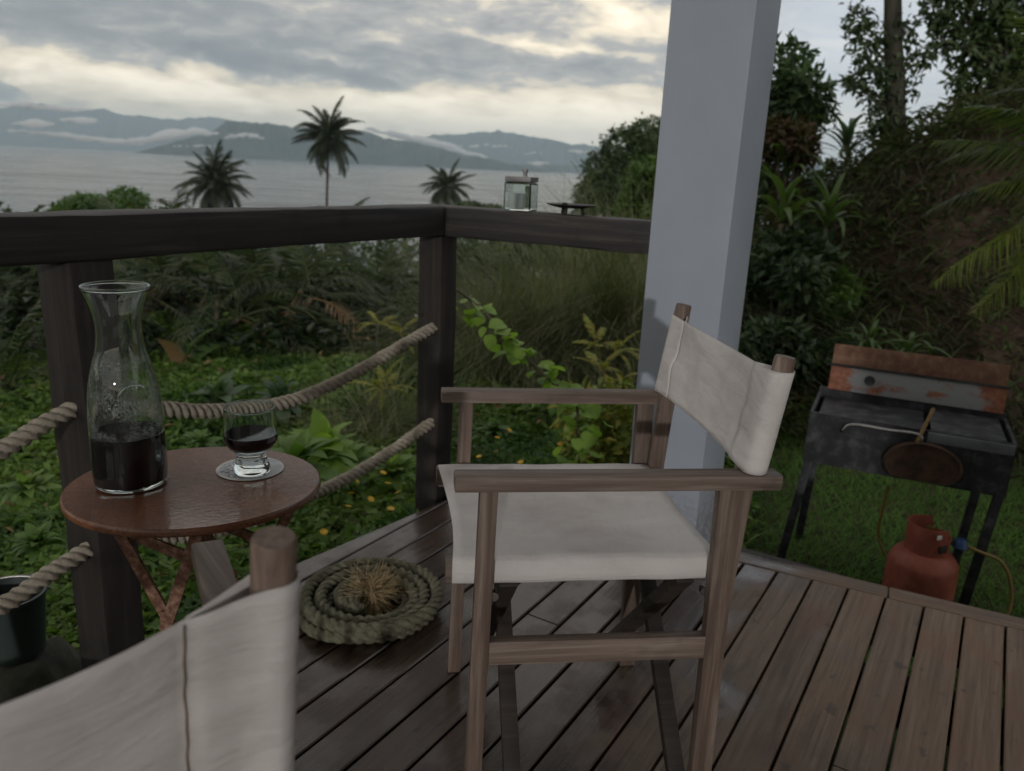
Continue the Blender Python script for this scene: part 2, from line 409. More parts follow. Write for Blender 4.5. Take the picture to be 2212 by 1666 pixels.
def canvas_mat():
    m, t, out = new_mat('natural canvas'); tc = t.node('ShaderNodeTexCoord'); v = tc.outputs['Object']
    w1 = t.node('ShaderNodeTexWave', wave_type='BANDS', bands_direction='Z'); t.l.new(v, w1.inputs[0]); w1.inputs['Scale'].default_value = 260
    w2 = t.node('ShaderNodeTexWave', wave_type='BANDS', bands_direction='Y'); t.l.new(v, w2.inputs[0]); w2.inputs['Scale'].default_value = 260
    fine = t.math('ADD', w1.outputs[1], w2.outputs[1])
    crumple = t.noise(t.mapping(v, scale=(1, 6, 22)), 1.6, 4, .55, .6)
    slub = t.noise(t.mapping(v, scale=(300, 20, 300)), 1, 2, .5)
    stain = t.noise(v, 6, 5, .6, .4)
    col = t.ramp(stain, [(.3, (.61, .575, .565)), (.5, (.735, .705, .695)), (.7, (.765, .74, .73))])
    col = t.mix(t.math('MULTIPLY', t.maprange(slub, .5, .8), .25), col, (.55, .49, .46))
    blot = t.noise(v, 22, 3, .5)
    col = t.mix(t.math('MULTIPLY', t.maprange(blot, .68, .8), .4), col, (.45, .38, .34))
    b2 = t.node('ShaderNodeBump'); t.put(b2.inputs['Height'], crumple); b2.inputs['Strength'].default_value = .85; b2.inputs['Distance'].default_value = .006
    b = t.node('ShaderNodeBump'); t.put(b.inputs['Height'], fine); b.inputs['Strength'].default_value = .12; b.inputs['Distance'].default_value = .0006
    t.l.new(b2.outputs[0], b.inputs['Normal'])
    p = t.node('ShaderNodeBsdfPrincipled'); t.l.new(col, p.inputs['Base Color']); p.inputs['Roughness'].default_value = .9; p.inputs['Specular IOR Level'].default_value = .15
    t.l.new(b.outputs[0], p.inputs['Normal'])
    tr = t.node('ShaderNodeBsdfTranslucent'); t.l.new(col, tr.inputs[0])
    mx = t.node('ShaderNodeMixShader'); mx.inputs[0].default_value = .12
    t.l.new(p.outputs[0], mx.inputs[1]); t.l.new(tr.outputs[0], mx.inputs[2]); t.l.new(mx.outputs[0], out.inputs[0])
    return m
M['canvas'] = canvas_mat()
M['thread'] = plain_mat('brown seam thread', (.22, .17, .14), .9, .2)

def rope_mat(name, c0, c1):
    m, t, out = new_mat(name); tc = t.node('ShaderNodeTexCoord'); v = tc.outputs['Object']
    n = t.noise(v, 60, 5, .7); f = t.noise(v, 420, 3, .7)
    col = t.ramp(n, [(.3, c0), (.7, c1)])
    principled(t, out, col, .92, t.math('ADD', f, n), .7, .002, .15); return m
M['rope'] = rope_mat('sun bleached manila rope', (.22, .195, .155), (.46, .415, .345))
M['coil'] = rope_mat('grey green old rope', (.085, .084, .058), (.215, .205, .145))
M['fray'] = rope_mat('straw coloured fibres', (.26, .19, .10), (.50, .39, .23))

def paint_mat():
    m, t, out = new_mat('white painted post'); tc = t.node('ShaderNodeTexCoord'); v = tc.outputs['Object']
    n = t.noise(v, 4, 5, .6); n2 = t.noise(t.mapping(v, scale=(30, 30, 2)), 1, 4, .6); geo = t.node('ShaderNodeNewGeometry')
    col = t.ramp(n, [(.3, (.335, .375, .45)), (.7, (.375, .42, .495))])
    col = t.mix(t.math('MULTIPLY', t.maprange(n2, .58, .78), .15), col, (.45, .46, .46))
    sx = t.node('ShaderNodeSeparateXYZ'); t.l.new(v, sx.inputs[0])
    splash = t.math('MULTIPLY', t.maprange(t.math('ADD', sx.outputs[2], t.math('MULTIPLY', t.noise(v, 14, 5, .7), -.22)), .16, -.06), t.maprange(t.noise(v, 60, 4, .6), .35, .6))
    col = t.mix(t.math('MULTIPLY', splash, .6), col, (.16, .14, .12))
    chip = t.maprange(t.noise(t.mapping(v, scale=(9, 9, 5)), 3, 6, .7), .70, .74)
    col = t.mix(t.math('MULTIPLY', chip, .35), col, (.28, .27, .26))
    brush = t.noise(t.mapping(v, scale=(160, 160, 3)), 1, 3, .6)
    principled(t, out, col, t.math('ADD', .42, t.math('MULTIPLY', n, .2)), t.math('ADD', brush, t.noise(v, 40, 3, .5)), .25, .0012, .4); return m
M['paint'] = paint_mat()

def glass_mat(name='clear glass', tint=(.96, .985, .98), rough=0.0, droplets=False):
    m, t, out = new_mat(name)
    g = t.node('ShaderNodeBsdfGlass'); g.inputs['Color'].default_value = (*tint, 1); g.inputs['IOR'].default_value = 1.46; g.inputs['Roughness'].default_value = rough
    if droplets:
        tc = t.node('ShaderNodeTexCoord'); v = tc.outputs['Object']
        big = t.noise(v, 26, 3, .6); fine = t.noise(v, 330, 2, .5)
        sx = t.node('ShaderNodeSeparateXYZ'); t.l.new(v, sx.inputs[0])
        band = t.math('MULTIPLY', t.maprange(sx.outputs[2], .07, .10), t.maprange(sx.outputs[2], .16, .21, 1, 0))
        mask = t.math('MULTIPLY', t.math('MULTIPLY', t.maprange(big, .46, .62), t.maprange(fine, .50, .62)), band)
        b = t.node('ShaderNodeBump'); t.put(b.inputs['Height'], t.math('MULTIPLY', mask, fine)); b.inputs['Strength'].default_value = .5; b.inputs['Distance'].default_value = .001
        t.l.new(b.outputs[0], g.inputs['Normal'])
        df = t.node('ShaderNodeBsdfDiffuse'); df.inputs[0].default_value = (.75, .78, .8, 1)
        mx = t.node('ShaderNodeMixShader'); t.put(mx.inputs[0], t.math('ADD', .006, t.math('MULTIPLY', mask, .20)))
        t.l.new(g.outputs[0], mx.inputs[1]); t.l.new(df.outputs[0], mx.inputs[2]); t.l.new(mx.outputs[0], out.inputs[0])
    else: t.l.new(g.outputs[0], out.inputs[0])
    return m
M['glass'] = glass_mat(); M['carafe'] = glass_mat('carafe glass', droplets=True)
m, t, out = new_mat('red wine'); principled(t, out, (.006, .002, .005), .03, None, spec=.5); M['wine'] = m

def rust_top_mat():
    m, t, out = new_mat('wet rusty table top'); tc = t.node('ShaderNodeTexCoord'); v = tc.outputs['Object']
    n = t.noise(v, 14, 6, .7); n2 = t.noise(v, 210, 5, .7, .4); n3 = t.noise(t.mapping(v, scale=(1, 1.6, 1)), 95, 4, .6, .8)
    col = t.ramp(n, [(.3, (.115, .040, .020)), (.5, (.20, .078, .036)), (.72, (.27, .125, .062))])
    col = t.mix(t.math('MULTIPLY', t.maprange(n2, .48, .62), .7), col, (.055, .022, .015))
    spots = t.maprange(t.noise(v, 48, 4, .7), .66, .74)
    col = t.mix(t.math('MULTIPLY', spots, .5), col, (.33, .20, .14))
    dry = t.maprange(t.noise(v, 22, 4, .6), .60, .72)
    principled(t, out, col, .42, t.math('ADD', n3, t.math('MULTIPLY', n2, .5)), .45, .0016, .5, Coat_Weight=t.math('SUBTRACT', .75, t.math('MULTIPLY', dry, .5)), Coat_Roughness=.07, Coat_IOR=1.33)
    bsdf = [q for q in m.node_tree.nodes if q.type == 'BSDF_PRINCIPLED'][0]
    wb = t.node('ShaderNodeBump'); t.put(wb.inputs['Height'], t.noise(t.mapping(v, scale=(1, 1.8, 1)), 75, 3, .55, .6)); wb.inputs['Strength'].default_value = .25; wb.inputs['Distance'].default_value = .0014
    t.l.new(wb.outputs[0], bsdf.inputs['Coat Normal']); return m
M['rust_top'] = rust_top_mat()
def rust_mat(name, a, b, c, rough=.8, scale=40):
    m, t, out = new_mat(name); tc = t.node('ShaderNodeTexCoord'); v = tc.outputs['Object']
    n = t.noise(v, scale, 6, .68); n2 = t.noise(v, scale*3, 3, .6)
    col = t.ramp(n, [(.32, a), (.5, b), (.68, c)]); principled(t, out, col, rough, t.math('ADD', n, n2), .5, .002, .3); return m
M['rust_leg'] = rust_mat('flaking rusty legs', (.075, .032, .02), (.20, .105, .07), (.38, .25, .19), .75, 70)

def ground_mat():
    m, t, out = new_mat('garden ground'); geo = t.node('ShaderNodeNewGeometry'); v = geo.outputs['Position']
    n = t.noise(v, 1.2, 6, .65); n2 = t.noise(v, 9, 5, .65)
    soil = t.ramp(n2, [(.3, (.032, .022, .016)), (.6, (.066, .045, .033)), (.8, (.10, .074, .052))])
    green = t.ramp(n2, [(.3, (.012, .024, .008)), (.7, (.04, .065, .02))])
    sx = t.node('ShaderNodeSeparateXYZ'); t.l.new(v, sx.inputs[0])
    col = t.mix(t.maprange(n, .42, .62), soil, green)
    sdist = t.math('ADD', t.math('MULTIPLY', sx.outputs[0], .4226), t.math('MULTIPLY', sx.outputs[1], .9063))
    tdist = t.math('SUBTRACT', t.math('MULTIPLY', sx.outputs[0], .9063), t.math('MULTIPLY', sx.outputs[1], .4226))
    bank = t.math('MULTIPLY', t.maprange(sdist, 5.6, 6.4), t.maprange(tdist, -2.2, -1.0))
    col = t.mix(t.math('MULTIPLY', bank, .85), col, soil)
    principled(t, out, col, .9, n2, .6, .05, .2); return m
M['ground'] = ground_mat()
def sea_mat():
    m, t, out = new_mat('sea water'); geo = t.node('ShaderNodeNewGeometry'); v = geo.outputs['Position']
    w1 = t.noise(t.mapping(v, scale=(.10, .30, 1), rot=(0, 0, rad(12))), 1.0, 6, .6)
    w2 = t.noise(t.mapping(v, scale=(.006, .02, 1)), 1.0, 5, .6)
    rough = t.math('ADD', .08, t.math('MULTIPLY', t.maprange(w2, .35, .65), .22))
    principled(t, out, (.045, .055, .058), rough, w1, .28, 1.6, .5, IOR=1.33); return m
M['sea'] = sea_mat()
def ridge_mat(name, a, b):
    m, t, out = new_mat(name); geo = t.node('ShaderNodeNewGeometry')
    n = t.noise(geo.outputs['Position'], .006, 6, .6)
    principled(t, out, t.ramp(n, [(.35, a), (.65, b)]), .95, None, spec=.1); return m
M['ridge'] = ridge_mat('forested ridge', (.012, .024, .018), (.05, .065, .042))

# ------------------------------------------------------------------ setting: ground, sea, ridges, haze
A25 = (math.sin(rad(25)), math.cos(rad(25)))       # square to the deck's far edge, pointing away from the house
def st_of(x, y): return x*A25[0]+y*A25[1], x*A25[1]-y*A25[0]
def lump(x, y, f, seed=0):
    return (np.sin(x*f+seed*1.3+1.7*np.sin(y*f*.7+seed))+np.sin(y*f*1.13+seed*2.1+1.3*np.sin(x*f*.8)))*.5
def gz(x, y):
    x = np.asarray(x, float); y = np.asarray(y, float)
    s, t = st_of(x, y)
    z = -.47-.04*np.clip(s-2.4, 0, 4)-.19*np.clip(s-6.3, 0, None)*smooth01((s-6.3)/2)
    z = z-.10*np.clip(-t-1.3, 0, 6)*smooth01((6-np.abs(s))/6)
    hb = 2.0*smooth01((t+2.7)/2.5)+.62*np.clip(t+.2, 0, 6)
    side = smooth01((t+2.7)/2.0)
    rise = smooth01((s-5.7)/3.3)
    cut = np.clip(s-6.3, 0, None)*.19*smooth01((s-6.3)/2)
    z = z+side*(cut-.02*np.clip(s-9, 0, 60))+hb*rise
    z = z+.05*lump(x, y, 1.1)*smooth01((np.hypot(x, y)-3)/4)+.10*rise*side*lump(x, y, 2.3, 3)+.05*rise*side*lump(x, y, 5.5, 5)
    r = np.hypot(x, y)
    z = z+smooth01((r-15)/40)*1.2*lump(x, y, .11, 2)
    return np.where(s < -2, z+.12*np.clip(-s-2, 0, 30), z)

def build_ground():
    nr, na = 170, 300
    rr = np.geomspace(.25, 420, nr); aa = np.linspace(-np.pi, np.pi, na, endpoint=False)
    Rr, Aa = np.meshgrid(rr, aa, indexing='ij'); x = Rr*np.sin(Aa); y = Rr*np.cos(Aa)
    z = np.maximum(gz(x, y), -50)
    v = np.stack([x, y, z], -1).reshape(-1, 3)
    i, k = np.meshgrid(np.arange(nr-1), np.arange(na), indexing='ij'); k2 = (k+1) % na
    f = np.stack([i*na+k, i*na+k2, (i+1)*na+k2, (i+1)*na+k], -1).reshape(-1, 4)[:, ::-1]
    v = np.vstack([v, [[0, 0, float(gz(0, 0))]]]); c = len(v)-1
    fl = [tuple(q) for q in f]+[(c, (k+1) % na, k) for k in range(na)]
    tag(link('hillside', mesh('hillside', v, fl, True), None, M['ground']), kind='structure')
build_ground()
SEA = -24.0
def build_sea():
    xs = np.linspace(-13500, 13500, 4); ys = np.array([40., 300, 3000, 16500])
    v = [(x, y, SEA) for y in ys for x in xs]; f = [(j*4+i, j*4+i+1, j*4+i+5, j*4+i+4) for j in range(3) for i in range(3)]
    tag(link('sea', mesh('sea', v, f), None, M['sea']), kind='structure')
build_sea()
def ridge(name, prof, dist, depth, seed, rough=.05, azn=620, noise_el=.05, tail=None):
    """a forested range: crest from (azimuth, elevation) pairs, a slope down to the sea on the near side and one behind"""
    P = np.array(prof); az = np.linspace(P[0, 0], P[-1, 0], azn); el = np.interp(az, P[:, 0], P[:, 1])
    r2 = np.random.default_rng(seed); nz = np.zeros(azn)
    for f_, a_ in ((.9, 1.0), (2.1, .5), (4.7, .3), (9.0, .2), (19, .13)):
        nz += a_*np.sin(az*f_*2+r2.uniform(0, 6.28)+1.5*np.sin(az*f_*.6+r2.uniform(0, 6)))
    nz = nz+.10*np.sin(az*61+seed)+.08*np.sin(az*97+2*np.sin(az*13))+.09*r2.standard_normal(azn)
    el = np.maximum(el+noise_el*nz*np.clip(el/.6, 0, 1), -.4)
    ts = np.linspace(0, 1, 26); v = []
    for j, tt in enumerate(ts):
        dd = dist+depth*(tt if tt < .8 else .8+(tt-.8)*2)
        k = smooth01(tt/.8)**.8 if tt <= .8 else 1-(tt-.8)/.2
        spur = 1+.30*np.sin(az*2.9+3*tt+seed)*(1-abs(2*min(tt/.8, 1)-1))*.8+.15*np.sin(az*7.3-4*tt+seed)*(1-abs(2*min(tt/.8, 1)-1))
        top = CAM_H+np.tan(np.radians(el))*(dist+.8*depth)
        z = (SEA-3)+(top-(SEA-3))*np.clip(k*spur, -.05, 1.0 if tt >= .8 else .999)
        v.append(np.stack([dd*np.sin(np.radians(az)), dd*np.cos(np.radians(az)), z], 1))
    v = np.vstack(v); n = azn
    i, k = np.meshgrid(np.arange(len(ts)-1), np.arange(n-1), indexing='ij')
    f = np.stack([i*n+k, i*n+k+1, (i+1)*n+k+1, (i+1)*n+k], -1).reshape(-1, 4)
    tag(link(name, mesh(name, v, f, True), None, M['ridge']), kind='structure')
ridge('far_mountains', [(-62, .9), (-55, 1.7), (-48, 1.4), (-42, 2.0), (-36, 1.7), (-32.2, 1.94), (-30.1, 2.33), (-28.4, 2.09), (-26.8, 2.25), (-24.8, 1.96), (-22.9, 1.97), (-21.2, 2.13), (-20, 2.13), (-17.6, 1.98), (-15.3, 1.47), (-12, .9), (-8, .3)], 14000, 1500, 3)
ridge('near_headland', [(-27, -.5), (-25, -.15), (-23.9, .21), (-22.7, .66), (-21.9, .85), (-20.8, 1.15), (-20.2, 1.6), (-19.65, 2.1), (-19.06, 2.03), (-18.55, 1.99), (-18, 1.93), (-17.2, 2.06), (-16.5, 1.99), (-15.8, 1.94), (-13.5, 1.93), (-11, 1.91), (-9.1, 1.47), (-6.9, 1.25), (-5.75, 1.09), (-4.05, .68), (-1.8, .42), (0, .1), (1.5, -.1), (3, -.36)], 5900, 1000, 8, noise_el=.045)
ridge('distant_mountains', [(-14, .2), (-10, .9), (-7.3, 1.44), (-6.2, 1.83), (-3, 2.26), (-1.3, 2.28), (.4, 2.14), (2.7, 1.82), (4.4, 1.68), (6.7, 1.32), (12, 1.5), (20, 1.1), (30, 1.4), (42, .6)], 11000, 1700, 5)
ridge('low_shore_hills', [(-3, -.2), (-1, .15), (1, .32), (2.5, .28), (4, .36), (6, .30), (9, .45), (14, .2), (20, 0)], 8200, 500, 12, noise_el=.03)

def build_haze():
    m, t, out = new_mat('sea haze'); pv = t.node('ShaderNodeVolumePrincipled')
    pv.inputs['Color'].default_value = (.72, .885, 1.0, 1); pv.inputs['Density'].default_value = 1.0e-4; pv.inputs['Anisotropy'].default_value = 0.25
    t.l.new(pv.outputs[0], out.inputs['Volume'])
    bm = bmesh.new(); box_into(bm, (-14000, -1500, SEA-6), (14000, 17000, 740))
    tag(link('haze', from_bm('haze', bm), None, m), kind='stuff')
build_haze()
def build_mist():
    """low cloud lying against the slopes"""
    m, t, out = new_mat('low cloud'); vs = t.node('ShaderNodeVolumeScatter'); vs.inputs['Color'].default_value = (1, .985, .955, 1)
    vs.inputs['Density'].default_value = .07; vs.inputs['Anisotropy'].default_value = .35; t.l.new(vs.outputs[0], out.inputs['Volume'])
    r2 = np.random.default_rng(4)
    banks = [([(-31.6, .72), (-29, .62), (-26.8, .42), (-25, .36)], 4600, 19, 34), ([(-31.2, 1.12), (-30.0, 1.2)], 4600, 22, 12), ([(-28.9, 1.55), (-27.3, 1.5)], 4600, 18, 14),
             ([(-26.2, .40), (-24.5, .62), (-22.8, 1.05), (-21.4, 1.28), (-20.6, 1.2)], 4500, 23, 46), ([(-19.6, 1.0), (-18.4, 1.28), (-17.3, 1.05)], 4500, 12, 22),
             ([(-10.6, 2.05), (-8.5, 1.75), (-7.0, 1.45), (-5.4, 1.15), (-3.9, .72), (-2.5, .55)], 7000, 36, 50), ([(.4, .33), (1.1, .34), (1.7, .42)], 5000, 14, 11), ([(-33, 1.9), (-31, 2.25), (-29, 2.1), (-27.5, 2.2)], 4700, 20, 16), ([(3.2, 1.3), (5.5, 1.2), (7.5, 1.0)], 5200, 20, 14), ([(-23.0, .30), (-21.5, .42), (-20, .35)], 4400, 8, 14), ([(.2, 1.0), (1.0, 1.05)], 5000, 9, 6), ([(-4.5, 1.2), (-2.6, 1.4), (-.8, 1.35)], 5200, 11, 9)]
    bm = bmesh.new()
    for pts, dist, rr, n in banks:
        P = np.array(pts); u = np.linspace(0, 1, n); k = np.linspace(0, 1, len(P))
        for uu in u:
            az = np.interp(uu, k, P[:, 0])+r2.normal(0, .12); el = np.interp(uu, k, P[:, 1])+r2.normal(0, .035)
            R_ = rr*r2.uniform(.55, 1.25)*(.45+.55*math.sin(math.pi*min(max(uu, .06), .94)))
            mat = Matrix.Translation((dist*math.sin(rad(az)), dist*math.cos(rad(az)), CAM_H+dist*math.tan(rad(el))))@Matrix.Diagonal((R_*r2.uniform(1.5, 2.6), R_*1.8, R_*r2.uniform(.5, .9), 1))
            bmesh.ops.create_icosphere(bm, subdivisions=2, radius=1, matrix=mat)
    tag(link('low_clouds', from_bm('low_clouds', bm, True), None, m), kind='stuff')
build_mist()

# ------------------------------------------------------------------ deck
AZB = 31.0
BD = Vector((math.sin(rad(AZB)), math.cos(rad(AZB)), 0)); BN = Vector((math.cos(rad(AZB)), -math.sin(rad(AZB)), 0))
CORNER = Vector((-.236, 2.556, 0))                  # inner corner of the rails
E2 = Vector((math.sin(rad(115)), math.cos(rad(115)), 0))
EDGE0 = Vector((.734, 2.262, 0)); EL0 = Vector((-.262, 2.572, 0)); EL = Vector((math.sin(rad(33.2)), math.cos(rad(33.2)), 0))
deck = link('deck', None); tag(deck, kind='structure')
def build_deck():
    pitch, wd, th = .0977, .0912, .028
    n_e = Vector((-E2.y, E2.x, 0))                  # pointing outwards across the far edge
    # far border board
    for (t0, t1) in ((-1.10, .42), (.424, 3.2)):
        a = EDGE0+E2*t0-n_e*.034; b = EDGE0+E2*t1-n_e*.034
        link('border_plank', bar('border_plank', (0, 0, 0), (t1-t0, 0, 0), .066, .03, bev=.004), deck, M['deck'], (a.x, a.y, -.012), (0, 0, math.atan2(E2.y, E2.x)))
    link('fascia', bar('fascia', (0, 0, 0), (4.4, 0, 0), .03, .16, bev=.003), deck, M['deck'], tuple(EDGE0+E2*-1.15+n_e*.018+Vector((0, 0, -.12))), (0, 0, math.atan2(E2.y, E2.x)))
    joints = {7: 1.62, 11: .55, 3: .9, 15: 1.5, 19: .4}
    rz = math.atan2(BD.y, BD.x)
    c0 = -.3104-13*pitch
    for k in range(30):
        na, nb = c0+k*pitch+(pitch-wd)/2, c0+(k+1)*pitch-(pitch-wd)/2
        # start far behind the camera, end at the border board
        def end(nn):
            p = BN*nn; e = EDGE0-n_e*.071
            # solve (p+BD*s - e).n_e = 0
            return (e-p).dot(n_e)/BD.dot(n_e)
        def start(nn): return -1.6
        segs = [(None, None)]
        if k in joints: segs = [(None, joints[k]-.002), (joints[k]+.002, None)]
        for (s0, s1) in segs:
            ea, eb = end(na), end(nb)
            a0 = start(na) if s0 is None else s0; a1 = ea if s1 is None else s1
            b0 = start(nb) if s0 is None else s0; b1 = eb if s1 is None else s1
            # clip boards against the slanting garden edge
            def cl(nn, lo, hi):
                q = BN*nn-EL0; den = BD.cross(EL).z
                side_n = Vector((EL.y, -EL.x, 0)); base = q.dot(side_n); slope = BD.dot(side_n)
                if abs(slope) < 1e-6: return lo, hi
                s_edge = -base/slope
                return (lo, min(hi, s_edge)) if slope < 0 else (max(lo, s_edge), hi)
            a0, a1 = cl(na, a0, a1); b0, b1 = cl(nb, b0, b1)
            if a1-a0 < .05 and b1-b0 < .05: continue
            if a1 <= a0: a0, a1 = b0, b0+.01
            if b1 <= b0: b0, b1 = a0, a0+.01
            org = BN*na; zz = random.uniform(-.0012, .0012)
            w = nb-na; ch = .0028
            prof = [(0, -th), (w, -th), (w, -ch), (w-ch, 0), (w*.66, -.0006), (w*.33, -.0006), (ch, 0), (0, -ch)]
            v = []; nseg = 2
            for j in range(nseg+1):
                for (yy, z_) in prof:
                    q = yy/w; x0_ = a0+(b0-a0)*q; x1_ = a1+(b1-a1)*q
                    v.append((x0_+(x1_-x0_)*j/nseg, -yy, z_))
            m8 = len(prof); f = []
            for j in range(nseg):
                for i in range(m8): f.append((j*m8+i, j*m8+(i+1) % m8, (j+1)*m8+(i+1) % m8, (j+1)*m8+i))
            f += [tuple(range(m8))[::-1], tuple(range(nseg*m8, (nseg+1)*m8))]
            me = mesh('plank', v, f); bm = bmesh.new(); bm.from_mesh(me); D.meshes.remove(me)
            me = from_bm('plank', bm)
            link('plank', me, deck, M['deck'], (org.x, org.y, zz), (0, 0, rz))
    # joists under the boards, square to them
    for j in range(9):
        s = -1.2+j*.45
        a = BD*s+BN*-1.55; ln = 2.9
        if s > 1.3: a = BD*s+BN*max(-1.5, -1.35); ln = 2.2
        link('joist', bar('joist', (0, 0, 0), (ln, 0, 0), .045, .12, bev=.002), deck, M['post'], (a.x, a.y, -.092), (0, 0, math.atan2(BN.y, BN.x)))
build_deck()

# ------------------------------------------------------------------ roof and white post
def build_roof():
    e_corner = Vector((.28, 2.95, 0))
    m = plain_mat('painted roof lining', (.22, .21, .20), .8, .15, 6)
    pts = [e_corner, e_corner-BD*4.7, e_corner-BD*4.7+BN*5.5, e_corner+BN*5.5]
    o = link('roof', prism('roof', [(p.x, p.y) for p in pts][::-1], 2.62, 2.74, .01), None, m)
    tag(o, kind='structure')
    link('beam', bar('beam', e_corner-BD*.5-BD*4.1+BN*.22+Vector((0, 0, 2.54)), e_corner-BD*.45+BN*.22+Vector((0, 0, 2.54)), .1, .15), o, m)
build_roof()
def build_shade_wall():  # unseen wall added at the right to block skylight from the veranda
    m = plain_mat('shade wall boards', (.16, .15, .14), .8, .2, 8)
    a = BN*2.75-BD*2.3; o = tag(link('shade_wall', None), kind='structure')
    rz = math.atan2(BD.y, BD.x)
    for k in range(16):
        z = -.45+k*.195; link('wall_board', box('wall_board', (0, -.022, z), (3.4, 0, z+.19), .004), o, m, (a.x, a.y, 0), (0, 0, rz))
build_shade_wall()
def build_pillar():
    p = thing('pillar', 'white painted square veranda post rising behind the canvas chair', 'post', (.366, 2.274, 0), math.atan2(BN.y, BN.x))
    s = .226
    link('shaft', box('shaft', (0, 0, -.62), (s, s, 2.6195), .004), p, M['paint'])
build_pillar()

# ------------------------------------------------------------------ railing
def build_railing():
    az1 = rad(32); d1 = Vector((math.sin(az1), math.cos(az1), 0)); d2 = E2
    n1 = Vector((-d1.y, d1.x, 0)); n2 = Vector((-d2.y, d2.x, 0))    # n1 points out over the garden (left); n2 points away
    r = thing('railing', 'dark timber deck railing strung with thick rope between its posts', 'railing', (CORNER.x, CORNER.y, 0))
    w = .105; loc = lambda v: v
    I = Vector((0, 0, 0))
    # outer corner: intersection of the two outer lines
    A_, B_ = n1*w, n2*w
    # A_+d1*a = B_+d2*b
    det = d1.x*(-d2.y)-(-d2.x)*d1.y; q = B_-A_; a = (q.x*(-d2.y)-(-d2.x)*q.y)/det
    O = A_+d1*a
    L1 = 2.9; g = d2*.0015
    L1 = 2.9
    link('top_rail', roughen(prism('top_rail', [(0.002, 0), (L1, 0), (L1, -w), ((O).dot(-d1)+.002, -w)], .0, .091, .008), 0, .08, L1, 46, .0011, 1), r, M['rail'], (0, 0, .902), (0, 0, math.atan2(-d1.y, -d1.x)))
    L2 = .665
    link('top_rail', roughen(prism('top_rail', [(.002, 0), (L2, 0), (L2, w), (O.dot(d2)+.002, w)], 0, .093, .008), 0, .08, L2, 14, .0011, 3), r, M['rail'], (0, 0, .899), (0, 0, math.atan2(d2.y, d2.x)))
    # posts: nearest vertical edge at the given point
    def post(pt, sx, sy, ztop, zbot):
        me = roughen(prism('post', [(0, 0), (sx, 0), (sx, sy), (0, sy)], zbot, ztop, .007), 2, zbot, ztop, 30, .0012, pt.x*9)
        o = link('post', me, r, M['post'], (pt.x-CORNER.x, pt.y-CORNER.y, 0), (0, 0, math.atan2(BD.y, BD.x)))
        return o
    post(Vector((-.246, 2.578, 0)), .088, .094, .8985, -.6)
    post(Vector((-.872, 1.55, 0)), .092, .125, .9015, -.75)
    # ropes
    def P(x, y, s):            # point on the railing's middle plane
        nrm = Vector((d1.y, -d1.x, 0)); c0 = CORNER+n1*.05; dd = ray(x, y)
        tt = nrm.dot(c0-Vector((0, 0, CAM_H)))/nrm.dot(dd); return Vector((0, 0, CAM_H))+dd*tt
    def rp(pts):
        pp = [P(x, y, 0)-CORNER for x, y in pts]
        return pp
    for pts in ([(966, 702), (935, 709), (860, 752), (740, 820), (620, 869), (480, 888), (360, 884), (240, 862), (190, 850)],
                [(966, 905), (930, 915), (860, 965), (760, 1028), (680, 1066), (560, 1120), (440, 1153), (330, 1160), (215, 1150)],
                [(200, 868), (150, 888), (90, 920), (0, 975), (-120, 1030), (-330, 1060)],
                [(220, 1178), (180, 1194), (110, 1238), (0, 1312), (-130, 1370), (-340, 1410)]):
        pth = spline(rp(pts), 90)
        link('rope', rope_mesh('rope', pth, .0195, .066), r, M['rope'])
    pe = P(-345, 1070, 0); pe2 = Vector((pe.x, pe.y, 0))-n1*.055-d1*.06
    post(pe2, .092, .115, .9015, -.75)
    for (x, y) in ((941, 712), (919, 678)):
        p = P(x, y, 0)-CORNER-n2*.053+n1*.0
        link('bolt', lathe('bolt', [(0, 0), (.006, 0), (.006, .004), (.004, .006), (0, .006)], 12), r, M['steel'], p, (rad(90), 0, rad(-30)))
build_railing()

